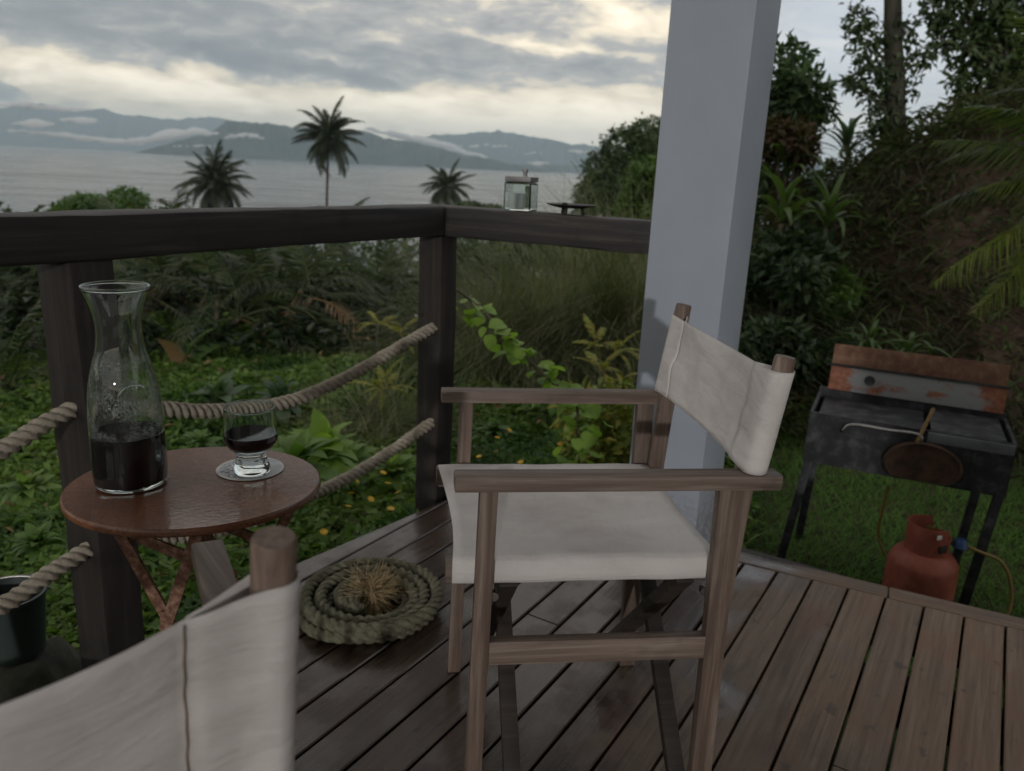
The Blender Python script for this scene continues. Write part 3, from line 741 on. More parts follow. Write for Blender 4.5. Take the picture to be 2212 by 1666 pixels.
# ------------------------------------------------------------------ director's chairs
def canvas_sheet(name, path, zs, thick=.0014, wr=.0015, seed=0, wfun=None):
    """a sheet made by sweeping a plan outline over heights; path(z) gives an (n,2) outline"""
    r2 = np.random.default_rng(seed); rows = []
    for z in zs:
        p = path(z); rows.append(np.c_[p, np.full(len(p), z)])
    A = np.array(rows); m, n = A.shape[:2]
    if wfun is not None: A = wfun(A)
    v = A.reshape(-1, 3)
    i, k = np.meshgrid(np.arange(m-1), np.arange(n-1), indexing='ij')
    f = np.stack([i*n+k, i*n+k+1, (i+1)*n+k+1, (i+1)*n+k], -1).reshape(-1, 4)
    return mesh(name, v, f, True)
WC, ZA, LA = .468, .6706, .5185
def director_chair(label, loc, rz, arm0=0.0, sag=.02, seed=0, wr=.002, droop=.012, out=0.0, zbot=.6721, foot_z=.06, arm1=LA, ztop=.8385, zpost=.35, seat0=-.002, seatz=0.0):
    c = thing('directors_chair', label, 'chair', loc, rz, 'wooden chairs with canvas slings on the deck')
    mz, mx = M['chair_wood_z'], M['chair_wood_x']
    vN, vF = .018, WC+.018
    for v0 in (vN, vF):
        vo = v0+(out if v0 == vF else -out)
        link('armrest', bar('armrest', (arm0, vo, ZA-.0125), (arm1, v0, ZA-.0125), .037, .025, bev=.0035), c, mx)
        fo = arm0*1.3
        link('leg', bar('leg', (.044+fo, vo, 0), (.053+fo, vo, ZA-.0255), .022, .028, up=(1, 0, 0), bev=.002), c, mz)
        link('leg', bar('leg', (.452, v0, 0), (.438, v0, ZA-.0255), .022, .036, up=(1, 0, 0), bev=.002), c, mz)
        link('stretcher', bar('stretcher', (.063+fo, v0, .362), (.428, v0, .36), .020, .042, bev=.002), c, mx)
        # upright: squared below the arm, turned round above it
        sgn = 1 if v0 == vN else -1
        if zpost < .6:
            link('back_post', bar('back_post', (.455+.021*(zpost-.35)/.29, v0+sgn*.029, zpost), (.4765, v0+sgn*.029, ZA+.0005), .020, .032, up=(1, 0, 0), bev=.002), c, mz)
        a = Vector((.4765, v0, ZA+.001)); b = Vector((.503, v0, .860))
        pth = [tuple(a+(b-a)*k) for k in (0, .5, .985, 1.0)]
        dm = tube('dowel', pth, [.0163, .0163, .0163, .0145], 24); dm.set_sharp_from_angle(angle=rad(35)); link('dowel', dm, c, mz)
        # seat rail on the inner side of the legs
        vr = v0+sgn*.034
        link('seat_rail', bar('seat_rail', (seat0-.006, vr, .4925+seatz), (.470, vr, .4925+seatz), .024, .036, bev=.002), c, mx)
        if sgn == 1:
            for uu in (.020, .425):
                link('hinge_bolt', lathe('hinge_bolt', [(0, -.004), (.008, -.004), (.008, .004), (.005, .012), (0, .012)], 12), c, M['steel'], (uu+.05 if uu < .1 else uu, v0+.016, .452+seatz), (rad(-90), 0, 0))
    # crossed braces front and back, with foot bars
    for uu, dz in ((.096, 0), (.395, 0)):
        link('cross_brace', bar('cross_brace', (uu, vN+.034, .470+seatz), (uu, vF-.016, foot_z), .022, .030, up=(1, 0, 0), bev=.002), c, M['chair_dark'])
        link('cross_brace', bar('cross_brace', (uu+.024, vF-.034, .470+seatz), (uu+.024, vN+.016, foot_z), .022, .030, up=(1, 0, 0), bev=.002), c, M['chair_dark'])
    # back sling: one strip of cloth with a sleeve at each post
    rs, tail = .0185, .062
    def path(z):
        k = (z-ZA)/(.860-ZA); uc = .4765+(.503-.4765)*k
        pts = []
        # seam -> front of near sleeve -> round the post -> back of sling -> far sleeve -> seam
        for q in np.linspace(0, 1, 7)[:-1]:
            pts.append((uc-rs-.0014, vN+tail*(1-q)))
        for a in np.linspace(math.pi, 2*math.pi, 13):
            pts.append((uc+rs*math.cos(a)*1.0, vN+rs*math.sin(a)))
        def mid(v):
            t_ = (v-vN)/(vF-vN); s = sag*4*t_*(1-t_)
            e = min(v-vN, vF-v)/tail
            return uc-rs+s+(2*rs*(1-e)**.8*(1-.25*math.sin(math.pi*e)) if e < 1 else 0)
        for v in np.linspace(vN, vF, 60)[1:-1]: pts.append((mid(v), v))
        for a in np.linspace(0, math.pi, 13): pts.append((uc+rs*math.cos(a), vF+rs*math.sin(a)))
        for q in np.linspace(0, 1, 7)[1:]:
            pts.append((uc-rs-.0014, vF-tail*q))
        P = np.array(pts)
        # front layers follow the sag where they meet the sling
        for idx in list(range(6))+list(range(len(P)-6, len(P))):
            v = P[idx, 1]; t_ = (v-vN)/(vF-vN); P[idx, 0] += sag*4*t_*(1-t_)
        return P
    zs = np.linspace(zbot, ztop, 18)
    r2 = np.random.default_rng(seed)
    ph = r2.uniform(0, 6.28, 12)
    def wf(A):
        v = A[..., 1]; z = A[..., 2]
        w = np.zeros_like(v)
        for k in range(6):
            w += np.sin(z*(45+24*k)+v*(9-5*k)*(1 if k % 2 else -1)+ph[k]+1.2*np.sin(v*(14+3*k)+ph[k+6]))/(1+.9*k)
        edge = smooth01(np.minimum(v-vN, vF-v)/.07+.25)
        A[..., 0] += wr*w*edge
        # top hem rises to the posts and dips between
        t_ = np.clip((v-vN)/(vF-vN), 0, 1)
        A[..., 2] -= (z-ZA)/.17*droop*4*t_*(1-t_)-(.8385-z)/.17*.006*4*t_*(1-t_)
        return A
    me = canvas_sheet('back_sling', path, zs, wfun=wf)
    o = link('back_sling', me, c, M['canvas'])
    md = o.modifiers.new('thickness', 'SOLIDIFY'); md.thickness = .0016; md.offset = 0
    # stitch lines down each sleeve
    for vs in (vN+tail+.002, vF-tail-.002):
        pts = []
        for z in np.linspace(zbot+.002, ztop-.004, 44):
            k = (z-ZA)/(.860-ZA); uc = .4765+(.503-.4765)*k; t_ = (vs-vN)/(vF-vN)
            A = np.array([[[uc-rs+sag*4*t_*(1-t_), vs, z]]]); A = wf(A)[0, 0]
            pts.append((A[0]+.0018, A[1]+.0004*math.sin(z*190), A[2]))
        st = link('seam', tube('seam', pts, .0010, 5), c, M['thread'])
        st.parent = o
    # seat: wrapped round both rails, sagging between
    def seat_prof(u):
        a, b = vN+.034-.0135, vF-.034+.0135
        sgx = .014*math.sin(math.pi*min(max(u/.45, 0), 1))+.006
        pts = [(a+.02, .472), (a+.004, .4715), (a, .475), (a-.001, .49), (a, .508), (a+.004, .5125)]
        for q in np.linspace(0, 1, 30): pts.append((a+.02+(b-a-.04)*q, .5125-sgx*4*q*(1-q)*.9))
        pts += [(b-.004, .5125), (b, .508), (b+.001, .49), (b, .475), (b-.004, .4715), (b-.02, .472)]
        return np.array(pts)
    us = np.linspace(seat0, .446, 26); A = []
    for u in us:
        p = seat_prof(u); A.append(np.c_[np.full(len(p), u), p])
    A = np.array(A)
    A[..., 2] += .0012*np.sin(A[..., 0]*41+A[..., 1]*30+1)*np.sin(A[..., 1]*25-A[..., 0]*17)
    A[..., 0] += .004*np.sin(A[..., 1]*9+.5)*(A[..., 0] < seat0+.05)+.010*np.sin((A[..., 1]-vN)/(vF-vN)*np.pi)*(A[..., 0] < seat0+.02)
    A[..., 2] += seatz
    m_, n_ = A.shape[:2]; i, k = np.meshgrid(np.arange(m_-1), np.arange(n_-1), indexing='ij')
    f = np.stack([i*n_+k, (i+1)*n_+k, (i+1)*n_+k+1, i*n_+k+1], -1).reshape(-1, 4)
    o = link('seat_sling', mesh('seat_sling', A.reshape(-1, 3), f, True), c, M['canvas'])
    md = o.modifiers.new('thickness', 'SOLIDIFY'); md.thickness = .0022; md.offset = 0
    return c
director_chair('wooden canvas chair side on in front of the white post', (-.078, 1.107, 0), .1404, 0, .011, 3, droop=.006)
director_chair('nearest wooden canvas chair seen from behind, beside the round table', (-.852, .635, 0), rad(-54), .10, .045, 5, wr=.0016, droop=.03, zbot=.632, foot_z=.30, arm1=.452, out=.052, ztop=.827, zpost=.645, seat0=.11, seatz=-.06)

# ------------------------------------------------------------------ round table and what stands on it
ZT = .65; KT = (CAM_H-ZT)/.5
def build_table():
    l, r_, b, f = (onz(x, y, ZT) for x, y in ((140, 1062), (700, 1036), (430, 963), (405, 1138)))
    c = (l+r_+b+f)/4; ax = (r_-l)/2; A_ = ax.length; B_ = (b-f).length/2
    rz = math.atan2(ax.y, ax.x)
    t = thing('round_table', 'small round rusty metal table, wet from rain, by the rope railing', 'table', (c.x, c.y, 0), rz)
    prof = [(0, .0), (.97, .0), (.985, .0005), (.997, -.0015), (1.0, -.004), (1.0, -.009), (.99, -.011), (.975, -.009), (.97, -.005), (0, -.005)]
    me = lathe('table_top', [(r*A_, z) for r, z in prof], 96)
    for v in me.vertices: v.co.y *= B_/A_
    link('table_top', me, t, M['rust_top'], (0, 0, ZT))
    Rm = Matrix.Rotation(-rz, 4, 'Z')
    lw = lambda p: Rm @ (p-Vector((c.x, c.y, 0)))
    z0 = ZT-.010
    pA, pB = lw(onz(246, 1138, z0)), lw(onz(430, 1146, z0)); pA.z = pB.z = z0
    # two V shaped struts, each standing on a leg
    pD, pC = lw(onz(437, 1142, z0)), lw(onz(622, 1100, z0)); pD.z = pC.z = z0
    j1 = lw(onz(363, 1345, .485)); j1.z = .485
    j2 = lw(onz(528, 1300, .47)); j2.z = .47
    for a, b_, jn in ((pA, pB, j1), (pD, pC, j2)):
        dx = b_-a; sh = Vector((-dx.y, dx.x, 0)).normalized()*.004
        e1 = (jn-a).normalized(); e2 = (jn-b_).normalized()
        ft = Vector((jn.x, jn.y, 0))
        link('strut', bar('strut', a+sh, jn+sh+e1*.012, .005, .016, up=dx, bev=.001), t, M['rust_leg'])
        link('strut', bar('strut', b_-sh, jn-sh+e2*.012, .005, .016, up=dx, bev=.001), t, M['rust_leg'])
        link('leg', bar('leg', jn+Vector((0, 0, .02)), ft, .012, .016, up=dx, bev=.001), t, M['rust_leg'])
    zl = ZT-.03
    p1 = lw(onz(262, 1146, zl)); p2 = lw(onz(452, 1222, zl-.03)); p1.z = zl; p2.z = zl-.03
    link('brace', bar('brace', p1, p2+(p2-p1)*.3, .004, .017, bev=.001), t, M['rust_leg'])
    q1 = lw(onz(478, 1133, zl)); q2 = lw(onz(552, 1164, zl-.012)); q1.z = zl; q2.z = zl-.012
    link('brace', bar('brace', q1, q2+(q2-q1)*.6, .004, .015, bev=.001), t, M['rust_leg'])
    link('rivet', lathe('rivet', [(0, .003), (.003, .0026), (.005, 0), (0, 0)], 12), t, M['dark_steel'], tuple(lw(onz(228, 1037, ZT))-Vector((0, 0, lw(onz(228, 1037, ZT)).z-ZT))))
build_table()

def shell(outer, th, floor):
    """closed glass wall: outer profile bottom-up, then back down inside"""
    inner = [(max(r-th, 0), z) for r, z in outer if z > floor]
    return [(0, outer[0][1])]+outer+[(outer[-1][0]-th*.5, outer[-1][1]+th*.4)]+inner[::-1]+[(max(inner[0][0]-.004, 0), floor+.001), (0, floor)]
def smooth_prof(pts, n):
    P = spline([(r, 0, z) for r, z in pts], n); return [(float(p[0]), float(p[2])) for p in P]
def build_carafe():
    k = KT; p = onz(285, 1043, ZT)
    c = thing('carafe', 'clear glass carafe part filled with dark red wine', 'carafe', (p.x, p.y, ZT+.0005), 0)
    pts = [(.0500, .0), (.0535, .004), (.0552, .012), (.0558, .03), (.0552, .09), (.0535, .132), (.0500, .160), (.0445, .185), (.0365, .213), (.0332, .240), (.0345, .262), (.0400, .284), (.0462, .3000), (.0482, .3046)]
    pr = [(r*k*.955, z*k) for r, z in smooth_prof(pts, 60)]
    link('glass_body', lathe('glass_body', shell(pr, .0028, .006), 72), c, M['carafe'])
    # rolled lip
    a = np.linspace(0, 2*np.pi, 73)
    ring = np.stack([.0449*k*np.cos(a), .0449*k*np.sin(a), np.full_like(a, .3058*k)], 1)
    v, f, _ = tube_arrays(ring, .0025, 10); link('rim', mesh('rim', v, f, True), c, M['glass'])
    # pressed medallion ring on the shoulder
    wz = .0843*k; wp = [(0, .0062)]+[(r-.0009, max(z, .0062)) for r, z in pr if .006 < z < wz]+[((.0528*k)-.0009, wz), (0, wz)]
    link('wine', lathe('wine', wp, 64), c, M['wine'])
    cen = .150*k; ang = math.atan2(-p.y, -p.x)+.28
    q = []
    for s in np.linspace(-.25, math.pi+.25, 40):
        dz = .017*math.sin(s); th = ang+.46*math.cos(s)
        zz = cen+dz; rr = np.interp(zz, [z for r, z in pr], [r for r, z in pr])
        q.append((rr*math.cos(th), rr*math.sin(th), zz))
    link('moulded_ring', tube('moulded_ring', q, .0011, 6), c, M['glass'])
build_carafe()
def build_glass():
    k = KT; p = onz(545, 1021, ZT)
    # coaster first
    pc = onz(541, 1014, ZT); co = tag(link('coaster', lathe('coaster', [(0, 0), (.0525*k, 0), (.0535*k, .0008), (.0525*k, .0016), (0, .0016)], 64), None, None, (pc.x, pc.y, ZT+.0006)), 'round pale coaster with a dark leafy print under the wine glass', 'coaster')
    m, t, out = new_mat('printed coaster'); tc = t.node('ShaderNodeTexCoord'); v = tc.outputs['Object']
    sx = t.node('ShaderNodeSeparateXYZ'); t.l.new(v, sx.inputs[0])
    rr = t.math('SQRT', t.math('ADD', t.math('POWER', t.math('ABSOLUTE', sx.outputs[0]), 2.0), t.math('POWER', t.math('ABSOLUTE', sx.outputs[1]), 2.0)))
    vo = t.node('ShaderNodeTexVoronoi', feature='DISTANCE_TO_EDGE'); t.put(vo.inputs['Vector'], t.vmath('ADD', t.mapping(v, scale=(1, 2.4, 1), rot=(0, 0, .6)), t.vmath('SCALE', t.noise(v, 60, 2, .5, 0, 1), scale=.01))); vo.inputs['Scale'].default_value = 95
    pat = t.math('MULTIPLY', t.maprange(vo.outputs['Distance'], .10, .16), t.math('LESS_THAN', rr, .047*k))
    leafy = t.math('MULTIPLY', pat, t.maprange(sx.outputs[0], .012, -.004))  # unprinted half is a reflection, its blue-grey put into the colour
    col = t.mix(leafy, (.50, .53, .57), (.03, .035, .05))
    col = t.mix(t.math('GREATER_THAN', rr, .0495*k), col, (.62, .62, .60))
    principled(t, out, col, .25, None, spec=.5); co.data.materials.clear(); co.data.materials.append(m)
    g = thing('wine_glass', 'short stemmed wine glass holding a little red wine, on the coaster', 'glass', (p.x, p.y, ZT+.0026), 0)
    pts = [(.0280, 0), (.0295, .003), (.0288, .009), (.0265, .015), (.0245, .021), (.0238, .027), (.0250, .033), (.0300, .039), (.0362, .0455), (.0408, .054), (.0420, .064), (.0412, .080), (.0400, .097), (.0396, .1085)]
    pr = [(r*k, z*k) for r, z in smooth_prof(pts, 56)]
    inner = [(r-.0017, z) for r, z in pr if z > .0435*k]
    prof = [(0, .0035), (.018*k, .002), (.026*k, 0)]+pr+[(pr[-1][0]-.0008, pr[-1][1]+.0008)]+inner[::-1]+[(.022*k, .0405*k), (0, .0385*k)]
    link('glass_bowl', lathe('glass_bowl', prof, 64), g, M['glass'])
    a = np.linspace(0, 2*np.pi, 65); ring = np.stack([(pr[-1][0]-.0008)*np.cos(a), (pr[-1][0]-.0008)*np.sin(a), np.full_like(a, pr[-1][1]+.0008)], 1)
    v, f, _ = tube_arrays(ring, .0013, 8); link('rim', mesh('rim', v, f, True), g, M['glass'])
    wz = .066*k
    wp = [(0, .0392*k), (.0215*k, .0414*k)]+[(r-.0007, z) for r, z in pr if .0445*k < z < wz]+[(.0420*k-.0007, wz), (0, wz)]
    link('wine', lathe('wine', wp, 56), g, M['wine'])
build_glass()

# ------------------------------------------------------------------ coiled rope on the deck
def build_coil():
    c = onz(803, 1318, .0)
    t = thing('rope_coil', 'thick grey green rope coiled flat on the deck with a frayed straw end', 'rope', (c.x, c.y, 0), 0)
    r = .0168; pts = []
    def add(a0, a1, r0, r1, z0, z1, n):
        for q in np.linspace(0, 1, n, endpoint=False):
            a = a0+(a1-a0)*q; rr = r0+(r1-r0)*q
            pts.append((rr*math.cos(a), rr*math.sin(a), z0+(z1-z0)*smooth01(q)))
    T_ = 2*math.pi
    add(0, T_*3.6, .058, .176, r, r, 110)
    add(T_*3.6, T_*3.85, .177, .172, r, r*2.6, 12)
    add(T_*3.85, T_*4.75, .170, .164, r*2.75, r*2.75, 34)
    add(T_*4.75, T_*5.0, .164, .134, r*2.75, r*2.5, 12)
    add(T_*5.0, T_*5.9, .134, .124, r*2.5, r*2.5, 32)
    add(T_*5.9, T_*6.15, .124, .092, r*2.5, r*2.5, 12)
    add(T_*6.15, T_*6.75, .092, .075, r*2.5, r*2.6, 18)
    pts.append((-.045, -.030, r*2.8)); pts.append((-.020, -.010, r*2.9)); pts.append((-.002, .006, r*3.0))
    pth = spline(pts, 700)
    link('coiled_rope', rope_mesh('coiled_rope', pth, r, .078, .005), t, M['coil'])
    n = 1300
    a = rng.uniform(0, 2*np.pi, n); base = np.stack([.012*np.cos(a)*rng.uniform(0, 1, n)-.004, .012*np.sin(a)*rng.uniform(0, 1, n)+.012, np.full(n, r*2.6)+rng.uniform(0, .02, n)], 1)
    d = np.stack([np.cos(a)*.75+.45, np.sin(a)*.75-.45, rng.uniform(-.1, .35, n)], 1)+.25*rng.standard_normal((n, 3))
    v, f = blades(base, d, np.tile([[0, 0, -.9]], (n, 1))+.9*rng.standard_normal((n, 3)), rng.uniform(.04, .10, n), .0013, 9, rng.uniform(2.0, 6.5, n), False)
    zc = np.maximum(v[:, 2], .012); v[:, 2] = zc
    tag(link('frayed_end', mesh('frayed_end', v, f), t, M['fray']), kind='stuff')
build_coil()

# ------------------------------------------------------------------ barbecue and gas bottle on the lawn
def build_bbq():
    ox, oy = 1.235, 3.16; zg = float(gz(1.5, 3.2))
    b = thing('barbecue', 'old black gas barbecue with a rusty raised lid, standing on the lawn', 'barbecue', (ox, oy, zg), math.atan2(E2.y, E2.x))
    black = rust_mat('sooty black steel', (.012, .013, .016), (.022, .024, .028), (.075, .078, .085), .55, 14)
    m, t, out = new_mat('rusty lid enamel'); tc = t.node('ShaderNodeTexCoord'); v = tc.outputs['Object']
    n = t.noise(t.mapping(v, scale=(1, 1, 2)), 7, 6, .65); sx = t.node('ShaderNodeSeparateXYZ'); t.l.new(v, sx.inputs[0])
    endm = t.math('ADD', t.maprange(sx.outputs[0], .16, .06), t.maprange(sx.outputs[0], .60, .72))
    rusty = t.maprange(t.math('ADD', n, t.math('MULTIPLY', endm, .3)), .52, .66)
    col = t.mix(rusty, (.22, .23, .24), t.ramp(t.noise(v, 40, 4, .6), [(.3, (.14, .05, .03)), (.7, (.30, .13, .08))]))
    principled(t, out, col, .6, n, .3, .003, .3); lidin = m
    rust = rust_mat('orange rust', (.095, .050, .036), (.165, .088, .058), (.24, .15, .105), .85, 18)
    L, Dp = .74, .40; z0 = .0-zg+.0; zt = z0+.215
    z0 = -zg-.01
    zt = z0+.215
    # box with an open recessed top
    bm = bmesh.new()
    th = .012
    box_into(bm, (0, 0, z0), (L, th, zt)); box_into(bm, (0, Dp-th, z0), (L, Dp, zt+.02)); box_into(bm, (0, th+.001, z0), (th, Dp-th-.001, zt)); box_into(bm, (L-th, th+.001, z0), (L, Dp-th-.001, zt))
    box_into(bm, (th+.001, th+.001, z0+.06), (L-th-.001, Dp-th-.001, z0+.075))
    link('firebox', from_bm('firebox', bm), b, black)
    link('hot_plate', box('hot_plate', (.03, .03, zt-.03), (.43, Dp-.03, zt-.018), .003), b, black)
    link('side_plate', box('side_plate', (.45, .03, zt-.012), (L-.03, Dp-.03, zt-.002), .003), b, black)
    # front: inset handle frame, seam strips
    fr = [(.15, zt-.012), (.19, zt-.010), (.47, zt-.012), (.52, zt-.10)]
    pth = [(.13, -.012, zt-.06), (.165, -.014, zt-.022), (.30, -.014, zt-.020), (.415, -.014, zt-.022), (.405, -.012, zt-.085)]
    link('handle', tube('handle', spline(pth, 30), .006, 8), b, M['steel'])
    link('panel_seam', box('panel_seam', (.605, -.005, z0+.004), (.615, -.0005, zt-.05), .001), b, black)
    grey = plain_mat('scuffed grey steel', (.11, .12, .135), .5, .35, 12)
    link('control_panel', box('control_panel', (.44, -.008, zt-.045), (L-.004, -.0005, zt-.004), .002), b, grey)
    # raised lid: two flat panels hinged at the back
    lid = link('lid', box('lid', (.035, 0, 0), (L-.015, .012, .105), .003), b, lidin, (0, Dp-.02, zt+.018), (rad(-12), 0, 0))
    link('lid_rim', box('lid_rim', (.025, -.006, .106), (L-.005, .014, .114), .002), lid, black)
    link('lid_back', box('lid_back', (.035, .0, .116), (L-.02, .012, .205), .003), lid, rust)
    link('vent_hole', lathe('vent_hole', [(0, 0), (.022, 0), (.022, .003), (0, .003)], 24), lid, black, (.20, -.001, .06), (rad(90), 0, 0))
    # legs
    for (x, y, dx, dy) in ((.015, .02, -.05, -.03), (.02, Dp-.05, -.01, .02), (L-.03, .02, -.035, -.03), (L-.06, Dp-.05, -.02, .02)):
        link('leg', bar('leg', (x+.01, y, z0+.01), (x+dx, y+dy, .0), .034, .034, up=(0, 1, 0), bev=.003), b, black)
    # rust-brown skillet hung over the front
    sk = thing('skillet', 'round rusty brown pan hanging by its handle on the front of the barbecue', 'pan', (ox, oy, zg), math.atan2(E2.y, E2.x))
    brown = rust_mat('brown rusty iron', (.03, .018, .013), (.058, .034, .024), (.09, .045, .028), .85, 25)
    poly = []
    for k in range(40):
        a = 2*math.pi*k/40; x, z = .142*math.cos(a), .098*math.sin(a)
        if z < -.055: z = -.055-(z+.055)*-.25
        poly.append((.44+x, z))
    bm = bmesh.new(); zc = z0+.075
    f0 = [bm.verts.new((x, -.020, zc+z)) for x, z in poly]; f1 = [bm.verts.new((.44+(x-.44)*.93, -.036, zc+z*.93)) for x, z in poly]
    f2 = [bm.verts.new((.44+(x-.44)*.90, -.030, zc+z*.90)) for x, z in poly]
    n_ = len(poly)
    for i in range(n_):
        j = (i+1) % n_; bm.faces.new((f0[i], f0[j], f1[j], f1[i])); bm.faces.new((f1[i], f1[j], f2[j], f2[i]))
    bm.faces.new(f0[::-1]); bm.faces.new(f2)
    link('pan', from_bm('pan', bm, True, 35), sk, brown)
    link('pan_handle', bar('pan_handle', (.405, -.022, zc+.09), (.445, .03, zt+.085), .012, .016, up=(0, 1, 0), bev=.002), sk, rust_mat('tan stick', (.16, .10, .05), (.25, .17, .08), (.3, .2, .1), .8, 30))
build_bbq()
def build_gas():
    x, y = 1.66, 2.88; zg = float(gz(x, y))-.0
    red = rust_mat('orange red gas bottle paint', (.20, .058, .040), (.29, .084, .058), (.36, .125, .09), .5, 9)
    g = thing('gas_bottle', 'squat orange red gas bottle on the grass under the barbecue', 'gas bottle', (x, y, zg), rad(20))
    pr = smooth_prof([(.100, 0), (.122, .012), (.128, .035), (.128, .175), (.120, .215), (.098, .243), (.082, .252)], 30)
    link('bottle_body', lathe('bottle_body', [(0, .01)]+pr+[(.05, .262), (0, .266)], 40), g, red)
    link('foot_ring', lathe('foot_ring', [(.112, 0), (.115, 0), (.115, .03), (.112, .03)], 40, True), g, red)
    # collar with cut-outs
    seg = 48; v = []; f = []
    r0, r1 = .080, .0765
    zt = .395-.03
    for k in range(seg+1):
        a = 2*math.pi*k/seg
        top = zt if 0.55 < a < 4.9 else zt-.045
        for r, z in ((r0, .245), (r0, top), (r1, top), (r1, .245)): v.append((r*math.cos(a), r*math.sin(a), z))
    for k in range(seg):
        for i in range(4):
            j = (i+1) % 4; f.append((k*4+i, k*4+j, (k+1)*4+j, (k+1)*4+i))
    link('collar', mesh('collar', v, f, False), g, red)
    link('collar_slot', box('collar_slot', (-.024, -.084, .275), (.012, -.0785, .305), .002), g, M['dark_steel'])
    link('valve', lathe('valve', [(0, .26), (.016, .26), (.016, .30), (.010, .305), (.010, .335), (.018, .337), (.018, .350), (0, .352)], 20), g, plain_mat('brass', (.35, .26, .10), .4, .2, 30, .1, .8))
    white = plain_mat('white tag', (.7, .7, .68), .5, .1)
    link('tag', box('tag', (-.048, -.0835, .335), (-.026, -.079, .352), .002), g, white)
    blue = plain_mat('blue plastic', (.012, .055, .16), .45, .1)
    rg = thing('gas_regulator', 'blue regulator with a yellow hose on the gas bottle', 'regulator', (x+.10, y-.03, zg+.30), rad(-15))
    bm = bmesh.new(); bmesh.ops.create_cone(bm, segments=20, radius1=.030, radius2=.018, depth=.035, cap_ends=True, matrix=Matrix.Translation((.012, 0, .0))); bevel(bm, .003, 1)
    link('regulator_cap', from_bm('regulator_cap', bm, True, 40), rg, blue)
    link('inlet', bar('inlet', (-.075, 0, -.004), (.012, 0, -.004), .016, .016, bev=.002), rg, M['dark_steel'])
    yel = plain_mat('yellow gas hose', (.24, .165, .05), .5, .15)
    hp = [(.03, 0, -.008), (.09, -.012, -.022), (.16, .0, -.05), (.21, .0, -.13), (.22, -.02, -.24), (.17, -.05, -.31), (.08, .05, -.315), (-.10, .22, -.29), (-.22, .26, -.15), (-.235, .22, .06), (-.235, .2, .12)]
    link('hose', tube('hose', spline(hp, 80), .0065, 8), rg, yel)
build_gas()

# ------------------------------------------------------------------ lantern jar and dish on the far rail, bucket in the garden
def build_rail_things():
    d2 = E2; n2 = Vector((-d2.y, d2.x, 0)); rz = math.atan2(d2.y, d2.x); zr = .9925
    p = CORNER+d2*.236+n2*.052
    j = thing('lantern_jar', 'square clear glass jar with a grey lid and knob, on the far rail', 'jar', (p.x, p.y, zr), rz+.12)
    s = .042
    bm = bmesh.new(); box_into(bm, (-s, -s, .0), (s, s, .086)); bevel(bm, .007, 3)
    r = bmesh.ops.create_cube(bm, size=1)['verts']
    for v in r: v.co = Vector((v.co.x*(s-.004)*2, v.co.y*(s-.004)*2, .006+(v.co.z+.5)*.0745))
    fs = {f for v in r for f in v.link_faces}
    me = D.meshes.new('glass_body'); bm.normal_update()
    bmesh.ops.reverse_faces(bm, faces=list(fs)); bm.to_mesh(me); bm.free()
    link('glass_body', me, j, M['glass'])
    lidm = plain_mat('grey metal lid', (.24, .24, .25), .45, .2, 30, .1, .3)
    link('lid', box('lid', (-s*.98, -s*.98, .0865), (s*.98, s*.98, .102), .003), j, lidm)
    link('knob', lathe('knob', [(0, .1025), (.007, .1025), (.006, .110), (.009, .117), (.008, .124), (0, .127)], 20), j, lidm, (.010, 0, 0))
    link('candle', lathe('candle', [(0, .0068), (.023, .0068), (.0235, .05), (.021, .053), (0, .051)], 28), j, plain_mat('pale candle wax', (.55, .60, .62), .5, .08), (-.012, 0, 0))
    link('sprig', bar('sprig', (.022, 0, .008), (.020, 0, .075), .012, .014, bev=.003), j, plain_mat('grey green sprig', (.16, .20, .13), .7, .4, 40))
    p = CORNER+d2*.40+n2*.055
    dsh = thing('footed_dish', 'shallow dark dish on short legs beside the glass jar', 'dish', (p.x, p.y, zr), rz)
    iron = plain_mat('dark iron', (.03, .028, .026), .5, .3, 40, .15, .5)
    link('bowl', lathe('bowl', [(0, .0185), (.035, .0185), (.058, .023), (.072, .028), (.073, .030), (.058, .0265), (.035, .022), (0, .022)], 44), dsh, iron)
    for k in range(3):
        a = k*2.094+.5; link('foot', bar('foot', (.034*math.cos(a), .034*math.sin(a), .020), (.040*math.cos(a), .040*math.sin(a), 0), .009, .009, up=(0, 1, 0), bev=.002), dsh, iron)
    link('candle_stub', lathe('candle_stub', [(0, .022), (.008, .022), (.008, .033), (0, .035)], 14), dsh, iron, (-.02, 0, 0))
    # bucket
    p = aty(40, 1330, 1.75); zg = float(gz(p.x, p.y))
    bk = thing('bucket', 'pale green plastic bucket among the leaves below the lower rope', 'bucket', (p.x-.02, p.y, p.z-.10), .3)
    gm = plain_mat('faded green plastic', (.034, .048, .046), .55, .12, 10)
    link('pail', lathe('pail', [(0, 0), (.068, 0), (.082, .155), (.087, .158), (.087, .165), (.080, .165), (.066, .006), (0, .006)], 40), bk, gm)
    a = np.linspace(0, math.pi, 24); hp = [(.086*math.cos(q), .02+.03*math.sin(q), .150+.03*math.sin(q)) for q in a]
    link('handle', tube('handle', hp, .003, 6), bk, M['steel'])
    h = p.z-.10-zg
    rk = tag(link('rock', None, None, None, (p.x, p.y, zg)), 'dark mossy rock that carries the green bucket', 'rock')
    bm = bmesh.new(); bmesh.ops.create_icosphere(bm, subdivisions=3, radius=1)
    for v in bm.verts:
        n = .86+.10*math.sin(v.co.x*5+1)+.08*math.sin(v.co.y*7+v.co.z*4); v.co = Vector((v.co.x*.22*n, v.co.y*.2*n, max(-.1, min(v.co.z*h*1.12*n, h-.001))))
    link('boulder', from_bm('boulder', bm, True), rk, rust_mat('mossy stone', (.02, .022, .016), (.04, .042, .03), (.07, .065, .05), .9, 12))
build_rail_things()

